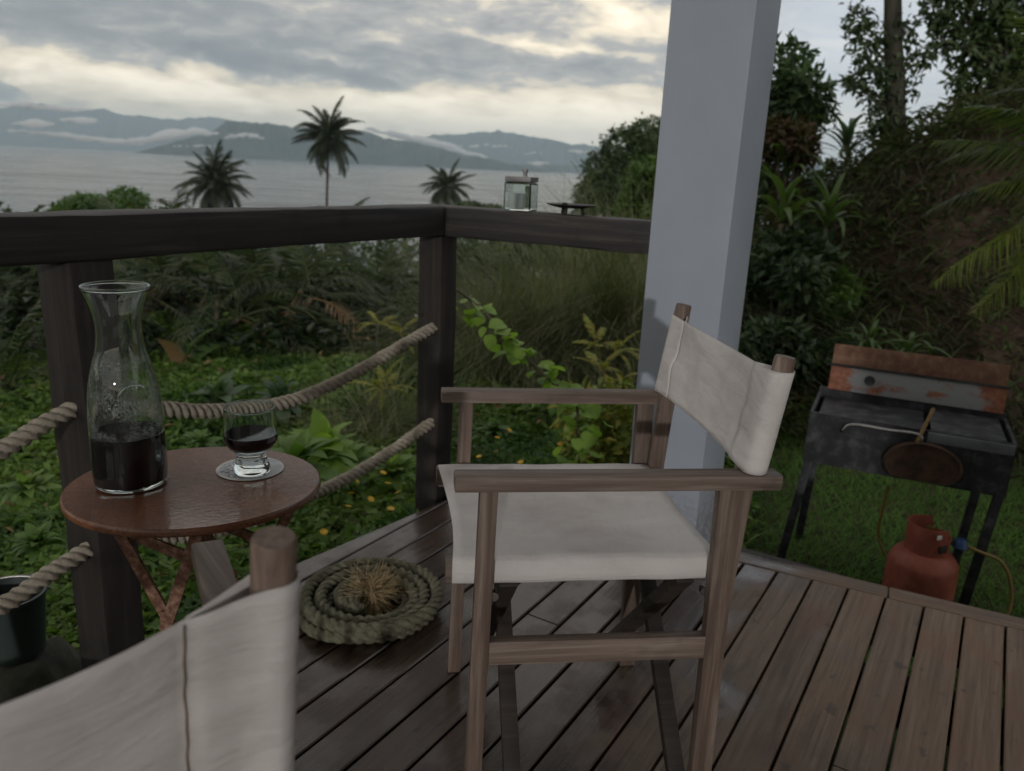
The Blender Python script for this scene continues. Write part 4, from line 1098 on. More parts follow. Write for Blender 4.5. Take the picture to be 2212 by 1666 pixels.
# ------------------------------------------------------------------ planting: materials and builders
G = {}
G['cover'] = leaf_mat('ground cover leaves', [(0.041, 0.089, 0.024), (0.070, 0.135, 0.035), (0.115, 0.203, 0.046), (0.169, 0.257, 0.062), (0.101, 0.135, 0.049)], .5, .35, .3, big=.55, bigscale=1.3)
G['lawn'] = leaf_mat('lawn grass', [(.075, .17, .034), (.11, .22, .044), (.14, .26, .055)], .6, .35, .15, big=.4, bigscale=1.2)
G['palm'] = leaf_mat('palm leaflets', [(0.022, 0.040, 0.020), (0.039, 0.062, 0.026), (0.069, 0.094, 0.040), (0.080, 0.082, 0.037)], .42, .3, .3)
G['palm_bright'] = leaf_mat('yellow green palm leaflets', [(0.123, 0.175, 0.032), (0.193, 0.254, 0.045), (0.263, 0.315, 0.061)], .42, .4, .4)
G['palm_mid'] = leaf_mat('fresh palm leaflets', [(0.058, 0.098, 0.031), (0.098, 0.143, 0.042), (0.143, 0.182, 0.058)], .42, .35, .4)
G['coco'] = leaf_mat('coconut leaflets', [(.022, .034, .022), (.036, .052, .030), (.060, .072, .040)], .45, .25, .4)
G['dead'] = leaf_mat('withered brown leaves', [(0.105, 0.070, 0.038), (0.175, 0.114, 0.060), (0.245, 0.166, 0.088)], .7, .2, .2)
G['dark'] = leaf_mat('dark shrub leaves', [(0.029, 0.058, 0.029), (0.048, 0.089, 0.041), (0.079, 0.130, 0.053)], .4, .3, .45, big=.4, bigscale=.9)
G['under'] = leaf_mat('shaded undergrowth leaves', [(0.014, 0.027, 0.014), (0.025, 0.044, 0.020), (0.046, 0.065, 0.029)], .4, .25, .4, big=.4, bigscale=.9)  # leaf colour darkened to carry the shade among the palms
G['tree'] = leaf_mat('tree leaves', [(0.028, 0.052, 0.023), (0.049, 0.084, 0.032), (0.079, 0.116, 0.042)], .45, .25, .4, big=.35, bigscale=.5)
G['mid'] = leaf_mat('mid green shrub leaves', [(0.052, 0.105, 0.032), (0.079, 0.149, 0.038), (0.123, 0.201, 0.052)], .45, .35, .35, big=.4, bigscale=1.0)
G['red'] = leaf_mat('red brown shrub leaves', [(.070, .040, .024), (.095, .058, .032), (.060, .070, .028)], .5, .3, .3)
G['straw'] = leaf_mat('dry olive grass', [(.070, .100, .044), (.105, .135, .060), (.165, .180, .095), (.27, .26, .16), (.070, .115, .042)], .7, .25, .2, big=.30, bigscale=2)
G['weed'] = leaf_mat('bank weeds', [(.030, .050, .020), (.060, .072, .030), (.090, .080, .045), (.050, .095, .030), (.10, .13, .045)], .6, .3, .2, big=.45, bigscale=1.6)
G['vine'] = leaf_mat('vine leaves', [(0.148, 0.263, 0.046), (0.210, 0.347, 0.062), (0.274, 0.358, 0.073)], .45, .45, .35)
G['croton'] = leaf_mat('yellow green leaves', [(0.158, 0.210, 0.038), (0.263, 0.263, 0.052), (0.367, 0.315, 0.079), (0.105, 0.175, 0.035)], .5, .35, .3)
G['strap'] = leaf_mat('strap leaves', [(.045, .09, .026), (.070, .125, .034), (.10, .15, .045)], .42, .35, .35)
M['bark'] = wood_mat('grey bark', (.05, .043, .036), (.10, .088, .074), (.16, .145, .125), 2, .9, .25, .8, False, .4, .2)
M['bark_dark'] = wood_mat('dark mossy bark', (.022, .022, .018), (.045, .045, .034), (.085, .08, .062), 2, .9, .25, .8, False, .4, .2)
M['stem'] = plain_mat('green brown stem', (.085, .072, .046), .7, .4, 20)
def petal_mat():
    m = plain_mat('yellow petals', (.75, .44, .02), .6, .1); return m
M['petal'] = petal_mat()

def frond_mesh(name, L, nleaf, ll, wid, droop, hang, seed, petiole=.12, k=3, vee=.25, rr=.012):
    """a feather leaf lying along +x from the origin, arching down, leaflets along both sides"""
    r2 = np.random.default_rng(seed); n = 26
    s = np.linspace(0, 1, n); th = -droop*s**1.35
    dx = np.cos(th); dz = np.sin(th); side = .05*r2.normal()*s**2
    P = np.stack([np.r_[0, np.cumsum(dx[:-1])]/(n-1)*L, side*L, np.r_[0, np.cumsum(dz[:-1])]/(n-1)*L], 1)
    v, f, _ = tube_arrays(P, rr*(1-.85*s)+.0015, 5); parts = [(v, q2t(f))]
    t = np.repeat(np.linspace(petiole, .985, nleaf), 2)+r2.normal(0, .004, nleaf*2); t = np.clip(t, 0, 1)
    sg = np.tile([1., -1.], nleaf)
    c = np.stack([np.interp(t, s, P[:, j]) for j in range(3)], 1)
    a = np.interp(t, s, th); T = np.stack([np.cos(a), 0*a, np.sin(a)], 1); N = np.stack([-np.sin(a), 0*a, np.cos(a)], 1)
    fw = .35+.75*t**1.5
    d = unit(np.stack([0*t, sg, 0*t], 1)*1.0+T*fw[:, None]+N*(vee+r2.normal(0, .12, len(t)))[:, None])
    Ln = ll*np.sin(np.pi*np.clip(.12+.86*(t-petiole)/(1-petiole), 0, 1))**.6*(1-.35*t)*r2.uniform(.85, 1.1, len(t))
    bend = np.tile([[0, 0, -1.]], (len(t), 1))+r2.normal(0, .1, (len(t), 3))
    v, f = blades(c, d, bend, Ln, wid*(.6+.5*np.sin(np.pi*np.clip(t, .1, .95))), k, hang*r2.uniform(.7, 1.3, len(t)), True, wdir=T+N*.2)
    parts.append((v, q2t(f)))
    v, f = merge(parts); return mesh(name, v, f)
def frond_rot(az, pitch, roll=0.0):
    # local +x goes to heading az (about z), raised by pitch
    return (Matrix.Rotation(az, 4, 'Z')@Matrix.Rotation(-pitch, 4, 'Y')@Matrix.Rotation(roll, 4, 'X')).to_euler()

class Kind: pass
def frond_set(name, L, nleaf, ll, wid, droops, hang, **kw):
    return [frond_mesh(name, L, nleaf, ll, wid, dr, hang, 40+i, **kw) for i, dr in enumerate(droops)]

def palm(name, label, cat, base, height, fs, nf, mat, group=None, lean=(0, 0), trunk_r=.04, pitches=(85, -25), scale=1.0, seed=0, dead=0, stems=1, trunk=True, azr=None, base_r=None):
    r2 = random.Random(seed)
    p = thing(name, label, cat, base, 0, group)
    tops = []
    for k in range(stems):
        off = Vector((r2.uniform(-1, 1), r2.uniform(-1, 1), 0))*(.12*(stems > 1)*scale)
        ln = Vector((lean[0], lean[1], 0))+off*2.2
        hh = height*(1 if stems == 1 else r2.uniform(.7, 1.1))
        pts = [off+Vector((0, 0, -.15)), off+ln*.25+Vector((0, 0, hh*.35)), off+ln*.6+Vector((0, 0, hh*.7)), off+ln+Vector((0, 0, hh))]
        tops.append(pts[-1])
        if trunk:
            n = 14 if height < 4 else 40
            pp = spline(pts, n); s = np.linspace(0, 1, n)
            rr = trunk_r*(1.0-.35*s+.5*np.exp(-s*14)); rr = rr*(1+.05*np.sin(s*n*3.1))
            link('trunk', tube('trunk', pp, rr, 9), p, M['bark'] if height > 4 else M['stem'])
    for i in range(nf):
        tp = tops[i % len(tops)]
        q = i/max(nf-1, 1)
        az = (i*2.39996+r2.uniform(-.3, .3)) if azr is None else r2.uniform(*azr)
        pit = rad(pitches[0]+(pitches[1]-pitches[0])*q**.9+r2.uniform(-9, 9))
        o = link('frond', r2.choice(fs), p, None, tp, frond_rot(az, pit, r2.uniform(-.4, .4)))
        sc = scale*r2.uniform(.82, 1.1); o.scale = (sc, sc, sc)
        m_ = mat if i < nf-dead else G['dead']
        o.data = o.data if o.data.materials else o.data
        if not o.data.materials: o.data.materials.append(mat)
        o.material_slots[0].link = 'OBJECT'; o.material_slots[0].material = m_
    return p

def clump_leaves(clumps, n, L, Wd, shell=.55, updir=.3, droop=.2):
    """leaves spread through several clumps given as (x, y, z, rx, ry, rz)"""
    C = np.asarray(clumps, float); vol = (C[:, 3]*C[:, 4]*C[:, 5])**.67; pick = rng.choice(len(C), n, p=vol/vol.sum())
    u = rand_dir(n); r = rng.uniform(shell, 1.0, n)**.6*(1+.10*rng.standard_normal(n))
    pos = C[pick, :3]+u*C[pick, 3:]*r[:, None]
    d = unit(u*.6+rand_dir(n)*.9+np.array([0, 0, updir-.3])); up = unit(u+np.array([0, 0, .8])+rand_dir(n)*.5)
    return leaves(pos, d, up, L*rng.uniform(.6, 1.25, n), Wd*rng.uniform(.7, 1.2, n), .18, droop)
def limb_tubes(paths):
    return merge([(lambda a: (a[0], q2t(a[1])))(tube_arrays(spline(p, 10), np.linspace(r0, r1, 10), 7)) for p, r0, r1 in paths])
def make_clumps(cx, cy, cz, RX, RY, RZ, n, seed, rmin=.28, rmax=.5, flat=.8):
    r2 = np.random.default_rng(seed); out = []
    for _ in range(n):
        u = rand_dir2(r2); k = r2.uniform(.35, .88); rr = r2.uniform(rmin, rmax)
        out.append((cx+u[0]*RX*k, cy+u[1]*RY*k, cz+u[2]*RZ*k, RX*rr, RY*rr, RZ*rr*flat))
    return out
def rand_dir2(r2):
    z = r2.uniform(-.5, 1); a = r2.uniform(0, 2*math.pi); r = math.sqrt(1-z*z); return np.array([r*math.cos(a), r*math.sin(a), z])
def tree(name, label, cat, base, clumps, nleaf, L, Wd, mat, trunk_r=.1, group=None, seed=0, shell=.45):
    """trunk and limbs reach into the clumps; clump coordinates are relative to the base"""
    t = thing(name, label, cat, base, 0, group); r2 = random.Random(seed)
    top = Vector((sum(c[0] for c in clumps)/len(clumps), sum(c[1] for c in clumps)/len(clumps), sum(c[2] for c in clumps)/len(clumps)))
    fork = top*.55
    paths = [([(0, 0, -.2), tuple(fork*.5+Vector((r2.uniform(-.1, .1)*trunk_r*4, 0, 0))), tuple(fork)], trunk_r*1.2, trunk_r*.7)]
    for c in clumps:
        paths.append(([tuple(fork), tuple((fork+Vector(c[:3]))*.5+Vector((0, 0, .1*c[5]))), (c[0], c[1], c[2])], trunk_r*.5, trunk_r*.12))
    v, f = limb_tubes(paths); link('trunk', mesh('trunk', v, f, True), t, M['bark'])
    v, f = clump_leaves(clumps, nleaf, L, Wd, shell); link('crown', mesh('crown', v, f), t, mat)
    return t
def gpt(px, Y, py=900):
    """ground point seen at column px at distance Y"""
    x = 0.0
    for _ in range(3):
        d = aty(px, py, Y); x = d.x
    return Vector((x, Y, float(gz(x, Y))))

# ------------------------------------------------------------------ far trees and coconut palms
def build_far_trees():
    F = frond_set('frond', 4.0, 74, 1.05, .085, [.8, 1.15, 1.5, 1.95], 1.1, petiole=.16, rr=.05, vee=.1)
    for (px, py, Y, ns, sc, hseed, lab, lean, pit) in (
            (710, 300, 80, 44, 1.02, 3, 'tallest coconut palm, its whole crown and slim trunk above the rail', (.5, 0), (86, -42)),
            (466, 398, 78, 44, 1.06, 8, 'coconut palm left of the tallest one, its crown low over the rail', (.3, 0), (88, -38)),
            (967, 406, 104, 42, .98, 5, 'small coconut palm directly over the corner of the rail', (-.3, 0), (80, -45))):
        top = aty(px, py, Y); zg = float(gz(top.x, Y))
        palm('coconut_palm', lab, 'palm tree', (top.x-lean[0], Y, zg), top.z-zg, F, ns, G['coco'], 'coconut palms standing above the sea', lean, .17, pit, sc, hseed, 0)
    # dense round crown at the left above the rail
    Y = 42; c = aty(250, 470, Y); zg = float(gz(c.x, Y)); h = c.z-zg
    cl = make_clumps(0, 0, h-.3, 2.9, 2.4, 1.5, 16, 2)+[(-2.4, 0, h+.1, .9, .9, .6), (-2.0, .3, h+.35, .6, .6, .5), (.7, 0, h+.9, 1.0, 1, .6), (2.6, 0, h-.1, .9, .9, .6)]
    tree('spreading_tree', 'wide leafy tree crown showing above the rail at the far left', 'tree', (c.x, Y, zg), cl, 15000, .24, .13, G['mid'], .25, None, 1, .5)
    # low crowns seen over the corner and rail
    for (px, py, Y, R_, lab, mt, sd) in ((1035, 462, 60, 1.6, 'small dark tree top just over the rail below the small palm', 'tree', 3), (620, 478, 55, 1.5, 'leafy tree top below the tallest palm', 'tree', 13)):
        c = aty(px, py, Y); zg = float(gz(c.x, Y)); h = c.z-zg
        tree('round_tree', lab, 'tree', (c.x, Y, zg), make_clumps(0, 0, h, R_*1.5, R_, R_*.6, 10, sd), 5000, .26, .15, G[mt], .2, None, sd)
    # big dark tree left of the pillar and the greener one before it
    Y = 34; c = aty(1400, 420, Y); zg = float(gz(c.x, Y)); h = c.z-zg
    cl = make_clumps(0, 0, h+.1, 2.9, 2.4, 2.5, 22, 5, .24, .42, .85)+[(-2.3, 0, h-.2, .8, .8, .8), (-1.9, 0, h+.9, .9, .8, .8), (-2.3, 0, h-1.0, .8, .8, .8), (-1.1, 0, h+1.8, 1.0, .9, .8), (0, 0, h+2.2, 1.2, 1, .8), (1.2, 0, h+2.0, 1.2, 1, .8)]
    tree('broad_tree', 'big dark round tree standing left of the white post', 'tree', (c.x, Y, zg), cl, 30000, .20, .11, G['tree'], .3, None, 4, .5)
    Y = 13; c = aty(1400, 440, Y); zg = float(gz(c.x, Y)); h = c.z-zg
    cl = make_clumps(.1, 0, h-.15, .80, .7, .9, 14, 9, .3, .5, .9)
    tree('tall_shrub', 'fresh green tall shrub against the left side of the white post', 'shrub', (c.x, Y, zg), cl, 9000, .13, .05, G['mid'], .08, None, 6, .4)
    # a wooded slope further down hides the shore
    n = 26000; az = rng.uniform(-.75, .42, n); r = rng.uniform(14, 60, n)
    x, y = r*np.sin(az), r*np.cos(az); z = gz(x, y)+rng.uniform(0, 1, n)**1.3*(.9+1.3*np.clip(lump(x, y, .35, 4), -.5, 1))*(.35+.65*smooth01((r-16)/22)+.015*r)
    v, f = leaves(np.stack([x, y, z], 1), rand_dir(n, -.3, .8), rand_dir(n, .2, 1), .10+.010*r, (.10+.010*r)*.5, .2, .2)
    tag(link('slope_scrub', mesh('slope_scrub', v, f), None, G['tree']), 'dense dark scrub running down the slope to the shore', 'scrub', kind='stuff')
build_far_trees()

# ------------------------------------------------------------------ garden below the rail
def build_garden():
    F = frond_set('frond', 1.25, 34, .34, .026, [.7, 1.1, 1.5, 1.9], 1.0, petiole=.2, rr=.010, vee=.35)
    spots = [(285, 6.9, .50, 3), (375, 7.9, .55, 3), (470, 6.9, .45, 4), (545, 8.4, .6, 3), (620, 7.1, .5, 4), (700, 7.6, .48, 4), (775, 8.8, .55, 3), (850, 9.2, .75, 3), (1020, 9.4, .8, 3), (1110, 10.2, .8, 3),
             (30, 5.4, .35, 4), (-80, 6.2, .3, 3), (95, 7.6, .45, 3), (430, 9.6, .55, 3), (655, 10.2, .6, 3)]
    what = ['by the carafe neck', 'over the wine carafe', 'above the middle of the rope', 'between the carafe and the corner post', 'with brown dead leaves under it', 'whose leaves reach the underside of the rail', 'against the glint of sea', 'just left of the corner post', 'just right of the corner post', 'over the tall dry grass',
            'at the far left below the rail', 'at the left edge behind the rope', 'behind the left post', 'second row, over the carafe', 'second row, under the rail where the sea shows']
    for i, (px, Y, h, st) in enumerate(spots):
        b = gpt(px, Y)
        palm('garden_palm', 'bushy dark green garden palm '+what[i], 'palm', b, h+.02-.22*max(0, Y-7.3)/1.5-(.18 if px < 100 else 0), F, 17, G['palm'], 'bushy palms along the garden edge', (0, 0), .034, (82, -30), random.Random(i).uniform(.74, .92), 20+i, 4 if i in (1, 4, 5, 12) else 2, st)
    # dark low growth among the palms
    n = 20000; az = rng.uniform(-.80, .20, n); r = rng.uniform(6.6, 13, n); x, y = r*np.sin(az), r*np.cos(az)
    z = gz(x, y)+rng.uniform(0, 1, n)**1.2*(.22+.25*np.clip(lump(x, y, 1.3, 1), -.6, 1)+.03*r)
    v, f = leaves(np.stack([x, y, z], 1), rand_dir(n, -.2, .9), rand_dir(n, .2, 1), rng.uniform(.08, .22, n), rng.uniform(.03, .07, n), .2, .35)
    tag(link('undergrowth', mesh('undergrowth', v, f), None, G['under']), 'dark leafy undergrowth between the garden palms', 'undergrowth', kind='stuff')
    # ground cover
    def outside(x, y, m=.03):
        side = (x-EL0.x)*EL.y-(y-EL0.y)*EL.x
        s, t = st_of(x, y)
        return (side < -m) | (s > 2.36+m+.0*t)
    n = 230000; az = rng.uniform(-.95, .32, n); r = np.sqrt(rng.uniform(1.0**2, 7.6**2, n)); x, y = r*np.sin(az), r*np.cos(az)
    s, t = st_of(x, y); keep = outside(x, y)&~((t > -.35)&(s < 6)); x, y, r = x[keep], y[keep], r[keep]; n = len(x)
    hgt = .10+.13*np.clip(lump(x, y, 2.1, 7)+.5, 0, 1.3)+.06*np.clip(lump(x, y, 6.1, 2), 0, 1)
    side = (x-EL0.x)*EL.y-(y-EL0.y)*EL.x
    hgt = hgt+.10*np.exp(-np.abs(side)/.35)*(r > 1.9)
    z = gz(x, y)+hgt*rng.uniform(.25, 1, n)**.5
    L = rng.uniform(.026, .060, n)*(.9+.08*r)
    v, f = leaves(np.stack([x, y, z], 1), rand_dir(n, -.1, .75), rand_dir(n, .45, 1), L, L*rng.uniform(.38, .6, n), .15, .3)
    tag(link('ground_cover', mesh('ground_cover', v, f), None, G['cover']), 'bright green creeping ground cover beside the deck', 'ground cover', kind='stuff')
    # grassy blades mixed in, longer right of the corner post
    n = 60000; az = rng.uniform(-.85, .30, n); r = np.sqrt(rng.uniform(1.9**2, 7.6**2, n)); x, y = r*np.sin(az), r*np.cos(az)
    keep = outside(x, y, .06); x, y, r = x[keep], y[keep], r[keep]; n = len(x)
    a = rng.uniform(0, 6.28, n); d = np.stack([np.cos(a)*.5, np.sin(a)*.5, np.ones(n)], 1)
    v, f = blades(np.stack([x, y, gz(x, y)], 1), d, np.stack([np.cos(a), np.sin(a), -.4*np.ones(n)], 1), rng.uniform(.12, .34, n), .005+.0006*r, 3, rng.uniform(.5, 1.6, n))
    tag(link('long_grass', mesh('long_grass', v, f), None, G['cover']), 'long green grass blades growing through the ground cover', 'grass', kind='stuff')
    # tall dry grass
    parts = []
    for (px, Y, nb, sx_, h0) in ((1070, 6.4, 1500, .22, 1.05), (1160, 6.7, 2400, .30, 1.2), (1240, 7.0, 2600, .34, 1.35), (1330, 6.9, 2200, .32, 1.4), (1400, 7.0, 1800, .3, 1.35), (1010, 5.9, 900, .18, .8), (830, 4.6, 900, .2, .5), (780, 4.2, 500, .18, .36)):
        b = gpt(px, Y); n = nb
        c = np.stack([b.x+rng.normal(0, sx_*.55, n), b.y+rng.normal(0, sx_*.7, n), np.full(n, b.z)], 1); c[:, 2] = gz(c[:, 0], c[:, 1])
        a = rng.uniform(0, 6.28, n); d = np.stack([np.cos(a)*.35, np.sin(a)*.35, np.ones(n)], 1)
        v, f = blades(c, d, np.stack([np.cos(a), np.sin(a), -.9*np.ones(n)], 1), 1.55*h0*rng.uniform(.5, 1.2, n), .006, 6, rng.uniform(.4, 2.2, n))
        parts.append((v, f))
    v, f = merge(parts); tag(link('tall_dry_grass', mesh('tall_dry_grass', v, f), None, G['straw']), 'tall arching olive and straw coloured grass beyond the corner post', 'grass', kind='stuff')
    # a few plumes that stand above the rail
    st = [(1262, 7.0, 1.75, .25), (1285, 7.2, 1.72, -.35), (1305, 7.1, 1.6, -.5), (1395, 7.3, 2.2, -.12)]
    for i, (px, Y, h, ln) in enumerate(st):
        b = gpt(px, Y); hp = [(0, 0, 0), (ln*.2, 0, h*.5), (ln*.75, 0, h*.95), (ln*1.1, 0, h*1.06)]
        pp = spline(hp, 18)
        o = tag(link('grass_stalk', tube('grass_stalk', pp, np.linspace(.006, .002, 18), 5), None, G['straw'], b), ['single dry grass stalk standing over the rail near the dish', 'dry grass stalk leaning left above the dish', 'dry grass stalk bent furthest over the dish', 'tall dry grass stalk beside the white post'][i], 'grass stalk', 'dry stalks rising over the far rail')
    # rosettes, broad leaf plant, ferns, yellow shrub
    def strap_leaf(name, L, Wd, curl, seed, k=7, waist=.45):
        r2 = np.random.default_rng(seed); v = []; f = []; th = rad(20); p = np.array([0., 0, 0]); 
        for i in range(k+1):
            q = i/k; w = Wd*math.sin(math.pi*min(.08+q*.92, .999))**.7*(1 if q > .15 else .5)
            v += [p+np.array([0, w/2, .12*w]), p.copy(), p+np.array([0, -w/2, .12*w])]
            p = p+np.array([math.cos(th), 0, math.sin(th)])*L/k; th -= curl/k
        for i in range(k):
            for j in (0, 1): f.append((i*3+j, i*3+j+1, i*3+j+4, i*3+j+3))
        return mesh(name, np.array(v), f, True)
    def rosette(name, label, cat, base, n, meshes, mat, pitches, seed, sc=1.0, group=None, odd=None):
        t = thing(name, label, cat, base, 0, group); r2 = random.Random(seed)
        for i in range(n):
            o = link('leaf', r2.choice(meshes), t, None, (0, 0, 0), frond_rot(i*2.4+r2.uniform(-.3, .3), rad(pitches[0]+(pitches[1]-pitches[0])*i/max(n-1, 1)+r2.uniform(-8, 8)), r2.uniform(-.3, .3)))
            s_ = sc*r2.uniform(.75, 1.1); o.scale = (s_, s_, s_)
            if not o.data.materials: o.data.materials.append(mat)
            o.material_slots[0].link = 'OBJECT'; o.material_slots[0].material = mat if (odd is None or i not in odd) else odd[i]
        return t
    broad = [strap_leaf('leaf', .22, .085, c, i) for i, c in enumerate((1.0, 1.5, 2.0))]
    for i, (px, py, Y, lab) in enumerate(((640, 960, 2.75, 'light green broad leaved plant right behind the wine glass'), (700, 935, 3.0, 'light green broad leaved plant over the right rim of the table'), (745, 965, 3.3, 'light green broad leaved plant nearest the lower rope'))):
        b = aty(px, py, Y); g = float(gz(b.x, b.y)); rosette('broadleaf_plant', lab, 'plant', (b.x, b.y, b.z-.12), 22, broad, G['vine'] if i == 1 else G['cover'], (75, 0), 30+i, .95, 'broad leaved plants behind the table')
    for i, (px, py, Y, sc, mt, lab) in enumerate(((55, 1010, 2.5, .5, 'cover', 'leafy low plant at the left edge between the two ropes'), (75, 1120, 2.2, .42, 'cover', 'leafy low plant at the left edge above the bucket'), (430, 925, 3.4, .5, 'cover', 'leafy low plant just right of the carafe, below the rope'), (470, 850, 4.4, 1.1, 'dark', 'dark leafy plant above the rope, right of the carafe'), (610, 850, 4.6, 1.0, 'dark', 'leafy plant above the rope over the wine glass'), (850, 985, 3.2, .7, 'cover', 'leafy low plant left of the corner post above the lower rope'), (1070, 905, 4.0, .6, 'cover', 'leafy low plant under the far armrest of the side on chair'), (1190, 835, 4.7, .9, 'cover', 'dark leafy plant just over the far armrest'))):
        b = aty(px, py, Y); g = float(gz(b.x, b.y)); rosette('low_plant', lab, 'plant', (b.x, b.y, max(b.z-.10, g)), 26, broad, G[mt], (80, 0), 60+i, sc, 'leafy low plants in the ground cover')
    n = 330; az = rng.uniform(-.9, .3, n); r = np.sqrt(rng.uniform(1.6**2, 7.0**2, n)); x, y = r*np.sin(az), r*np.cos(az); kp = outside(x, y, .05); x, y, r = x[kp], y[kp], r[kp]; n = len(x)
    v, f = leaves(np.stack([x, y, gz(x, y)+.14+.14*rng.uniform(0, 1, n)], 1), rand_dir(n, -.3, .4), rand_dir(n, .4, 1), .03+.008*r, .012+.003*r, .2, .2)
    tag(link('leaf_litter', mesh('leaf_litter', v, f), None, G['dead']), 'fallen brown leaves lying in the ground cover', 'leaf litter', kind='stuff')
    ban = [strap_leaf('leaf', .75, .20, c, 7+i) for i, c in enumerate((1.1, 1.7, 2.4))]
    b = gpt(392, 5.9, 780)
    rosette('banana_plant', 'young banana plant with one withered orange brown leaf, behind the carafe', 'plant', (b.x, b.y, b.z+.02), 7, ban, G['mid'], (70, 20), 3, .75, None, {2: G['dead'], 5: G['dead']})
    fern = frond_set('frond', .42, 20, .085, .016, [.9, 1.4], .5, petiole=.2, rr=.003, vee=.1)
    for i, (px, py, Y, lab) in enumerate(((1330, 730, 4.6, 'yellow green fern close to the left edge of the white post'), (1345, 770, 4.2, 'lower yellow green fern at the foot of the dry grass'), (810, 690, 5.4, 'yellow green fern left of the corner post'), (790, 830, 4.4, 'pale fern above the rope near the corner post'))):
        b = aty(px, py, Y); palm('fern', lab, 'fern', (b.x, b.y, b.z-.18), .12, fern, 12, G['croton'], 'yellow green ferns', (0, 0), .006, (70, -5), .55, 50+i, 0, 2)
    b = aty(1300, 925, 3.7); zg = float(gz(b.x, b.y))
    cl = [(-.10, 0, b.z-zg+.06, .14, .14, .12), (.05, .05, b.z-zg+.10, .16, .14, .14), (.12, 0, b.z-zg-.05, .14, .14, .12), (-.05, -.05, b.z-zg-.10, .15, .13, .12), (.02, 0, b.z-zg-.22, .16, .14, .1)]
    tree('yellow_shrub', 'yellow green leafy shrub behind the far armrest of the side on chair', 'shrub', (b.x, b.y, zg), cl, 900, .075, .026, G['croton'], .02, None, 2, .2)
    # climbing vine right of the corner post
    pts = [aty(x, y, Y) for x, y, Y in ((985, 625, 3.15), (1030, 660, 3.15), (1070, 700, 3.18), (1112, 742, 3.2), (1150, 785, 3.22), (1195, 828, 3.25), (1245, 868, 3.3))]
    end = pts[-1]; zg = float(gz(end.x, end.y)); pth = spline([p-end for p in pts]+[Vector((.06, .05, zg-end.z))], 90)
    vn = thing('vine', 'bright green leafy vine trailing down to the right of the corner post', 'vine', end, 0)
    link('stem', tube('stem', pth, .006, 6), vn, M['stem'])
    hv = []; hf = []
    nseg = 14; lp = []
    for k in range(nseg):
        a = 2*math.pi*k/nseg; r = .5*(1+.18*math.cos(a)-.22*abs(math.sin(a*.5))**8*2); lp.append((.5+.52*math.cos(a)*(1.0 if math.cos(a) > 0 else .9), .46*math.sin(a), .10*abs(math.sin(a))-.10*max(math.cos(a), 0)**2))
    lp[nseg//2] = (.10, 0, .0); lp[0] = (1.08, 0, -.14)
    leafme = [mesh('leaf', np.array(lp+[(.45, 0, 0)])*s, [(k, (k+1) % nseg, nseg) for k in range(nseg)], True) for s in (.062, .078, .046)]
    r2 = random.Random(5)
    for i in range(120):
        k = r2.choice(range(1, 80)); p = Vector(pth[k])+Vector((r2.gauss(0, .035), r2.gauss(0, .035), r2.gauss(-.005, .035)))
        link('leaf', r2.choice(leafme), vn, G['vine'], p, frond_rot(r2.uniform(0, 6.28), r2.uniform(-1.1, .4), r2.uniform(-.5, .5)))
    # yellow daisy flowers
    fl = []; ff = []
    for k in range(9):
        a = 2*math.pi*k/9; b0 = len(fl)
        for (rr, da, z) in ((.003, -.3, .002), (.012, -.26, .004), (.015, 0, .002), (.012, .26, .004), (.003, .3, .002)): fl.append((rr*math.cos(a+da), rr*math.sin(a+da), z))
        ff.append(tuple(range(b0, b0+5)))
    b0 = len(fl)
    for k in range(8): fl.append((.0045*math.cos(k*.785), .0045*math.sin(k*.785), .0045))
    ff.append(tuple(range(b0, b0+8)))
    fme = mesh('yellow_flower', np.array(fl), ff)
    r2 = random.Random(8)
    spots = [(828, 1022, -.13), (801, 1079, -.12), (759, 1067, -.13), (752, 1095, -.12), (844, 1100, -.10), (700, 1150, -.11), (838, 1045, -.12), (1035, 987, -.2), (1074, 946, -.2), (1072, 976, -.2), (1125, 999, -.18), (1210, 960, -.18), (1100, 930, -.2), (860, 1065, -.1), (770, 1040, -.13)]
    where = ['highest left of the corner post foot', 'in the middle of the bright patch by the deck edge', 'nearest the table rim', 'just under the lower rope, low in the bright patch', 'next to the foot of the corner post', 'lowest, close above the rope coil', 'second highest left of the corner post foot', 'right beside the far front leg of the side on chair', 'high behind the far armrest, nearest the corner post', 'just below the topmost one behind the far armrest', 'low, just over the near armrest', 'farthest right, near the yellow shrub', 'topmost under the far armrest', 'touching the deck edge by the corner post', 'close under the lower rope, upper left of the patch']
    for i, (px, py, z) in enumerate(spots):
        p = onz(px, py, z)
        o = link('yellow_flower', fme, None, M['petal'], p, (r2.uniform(.1, .6), r2.uniform(-.4, .2), r2.uniform(0, 6)))
        tag(o, 'small yellow flower '+where[i], 'flower', 'yellow flowers in the ground cover')
    return strap_leaf, rosette
strap_leaf, rosette = build_garden()

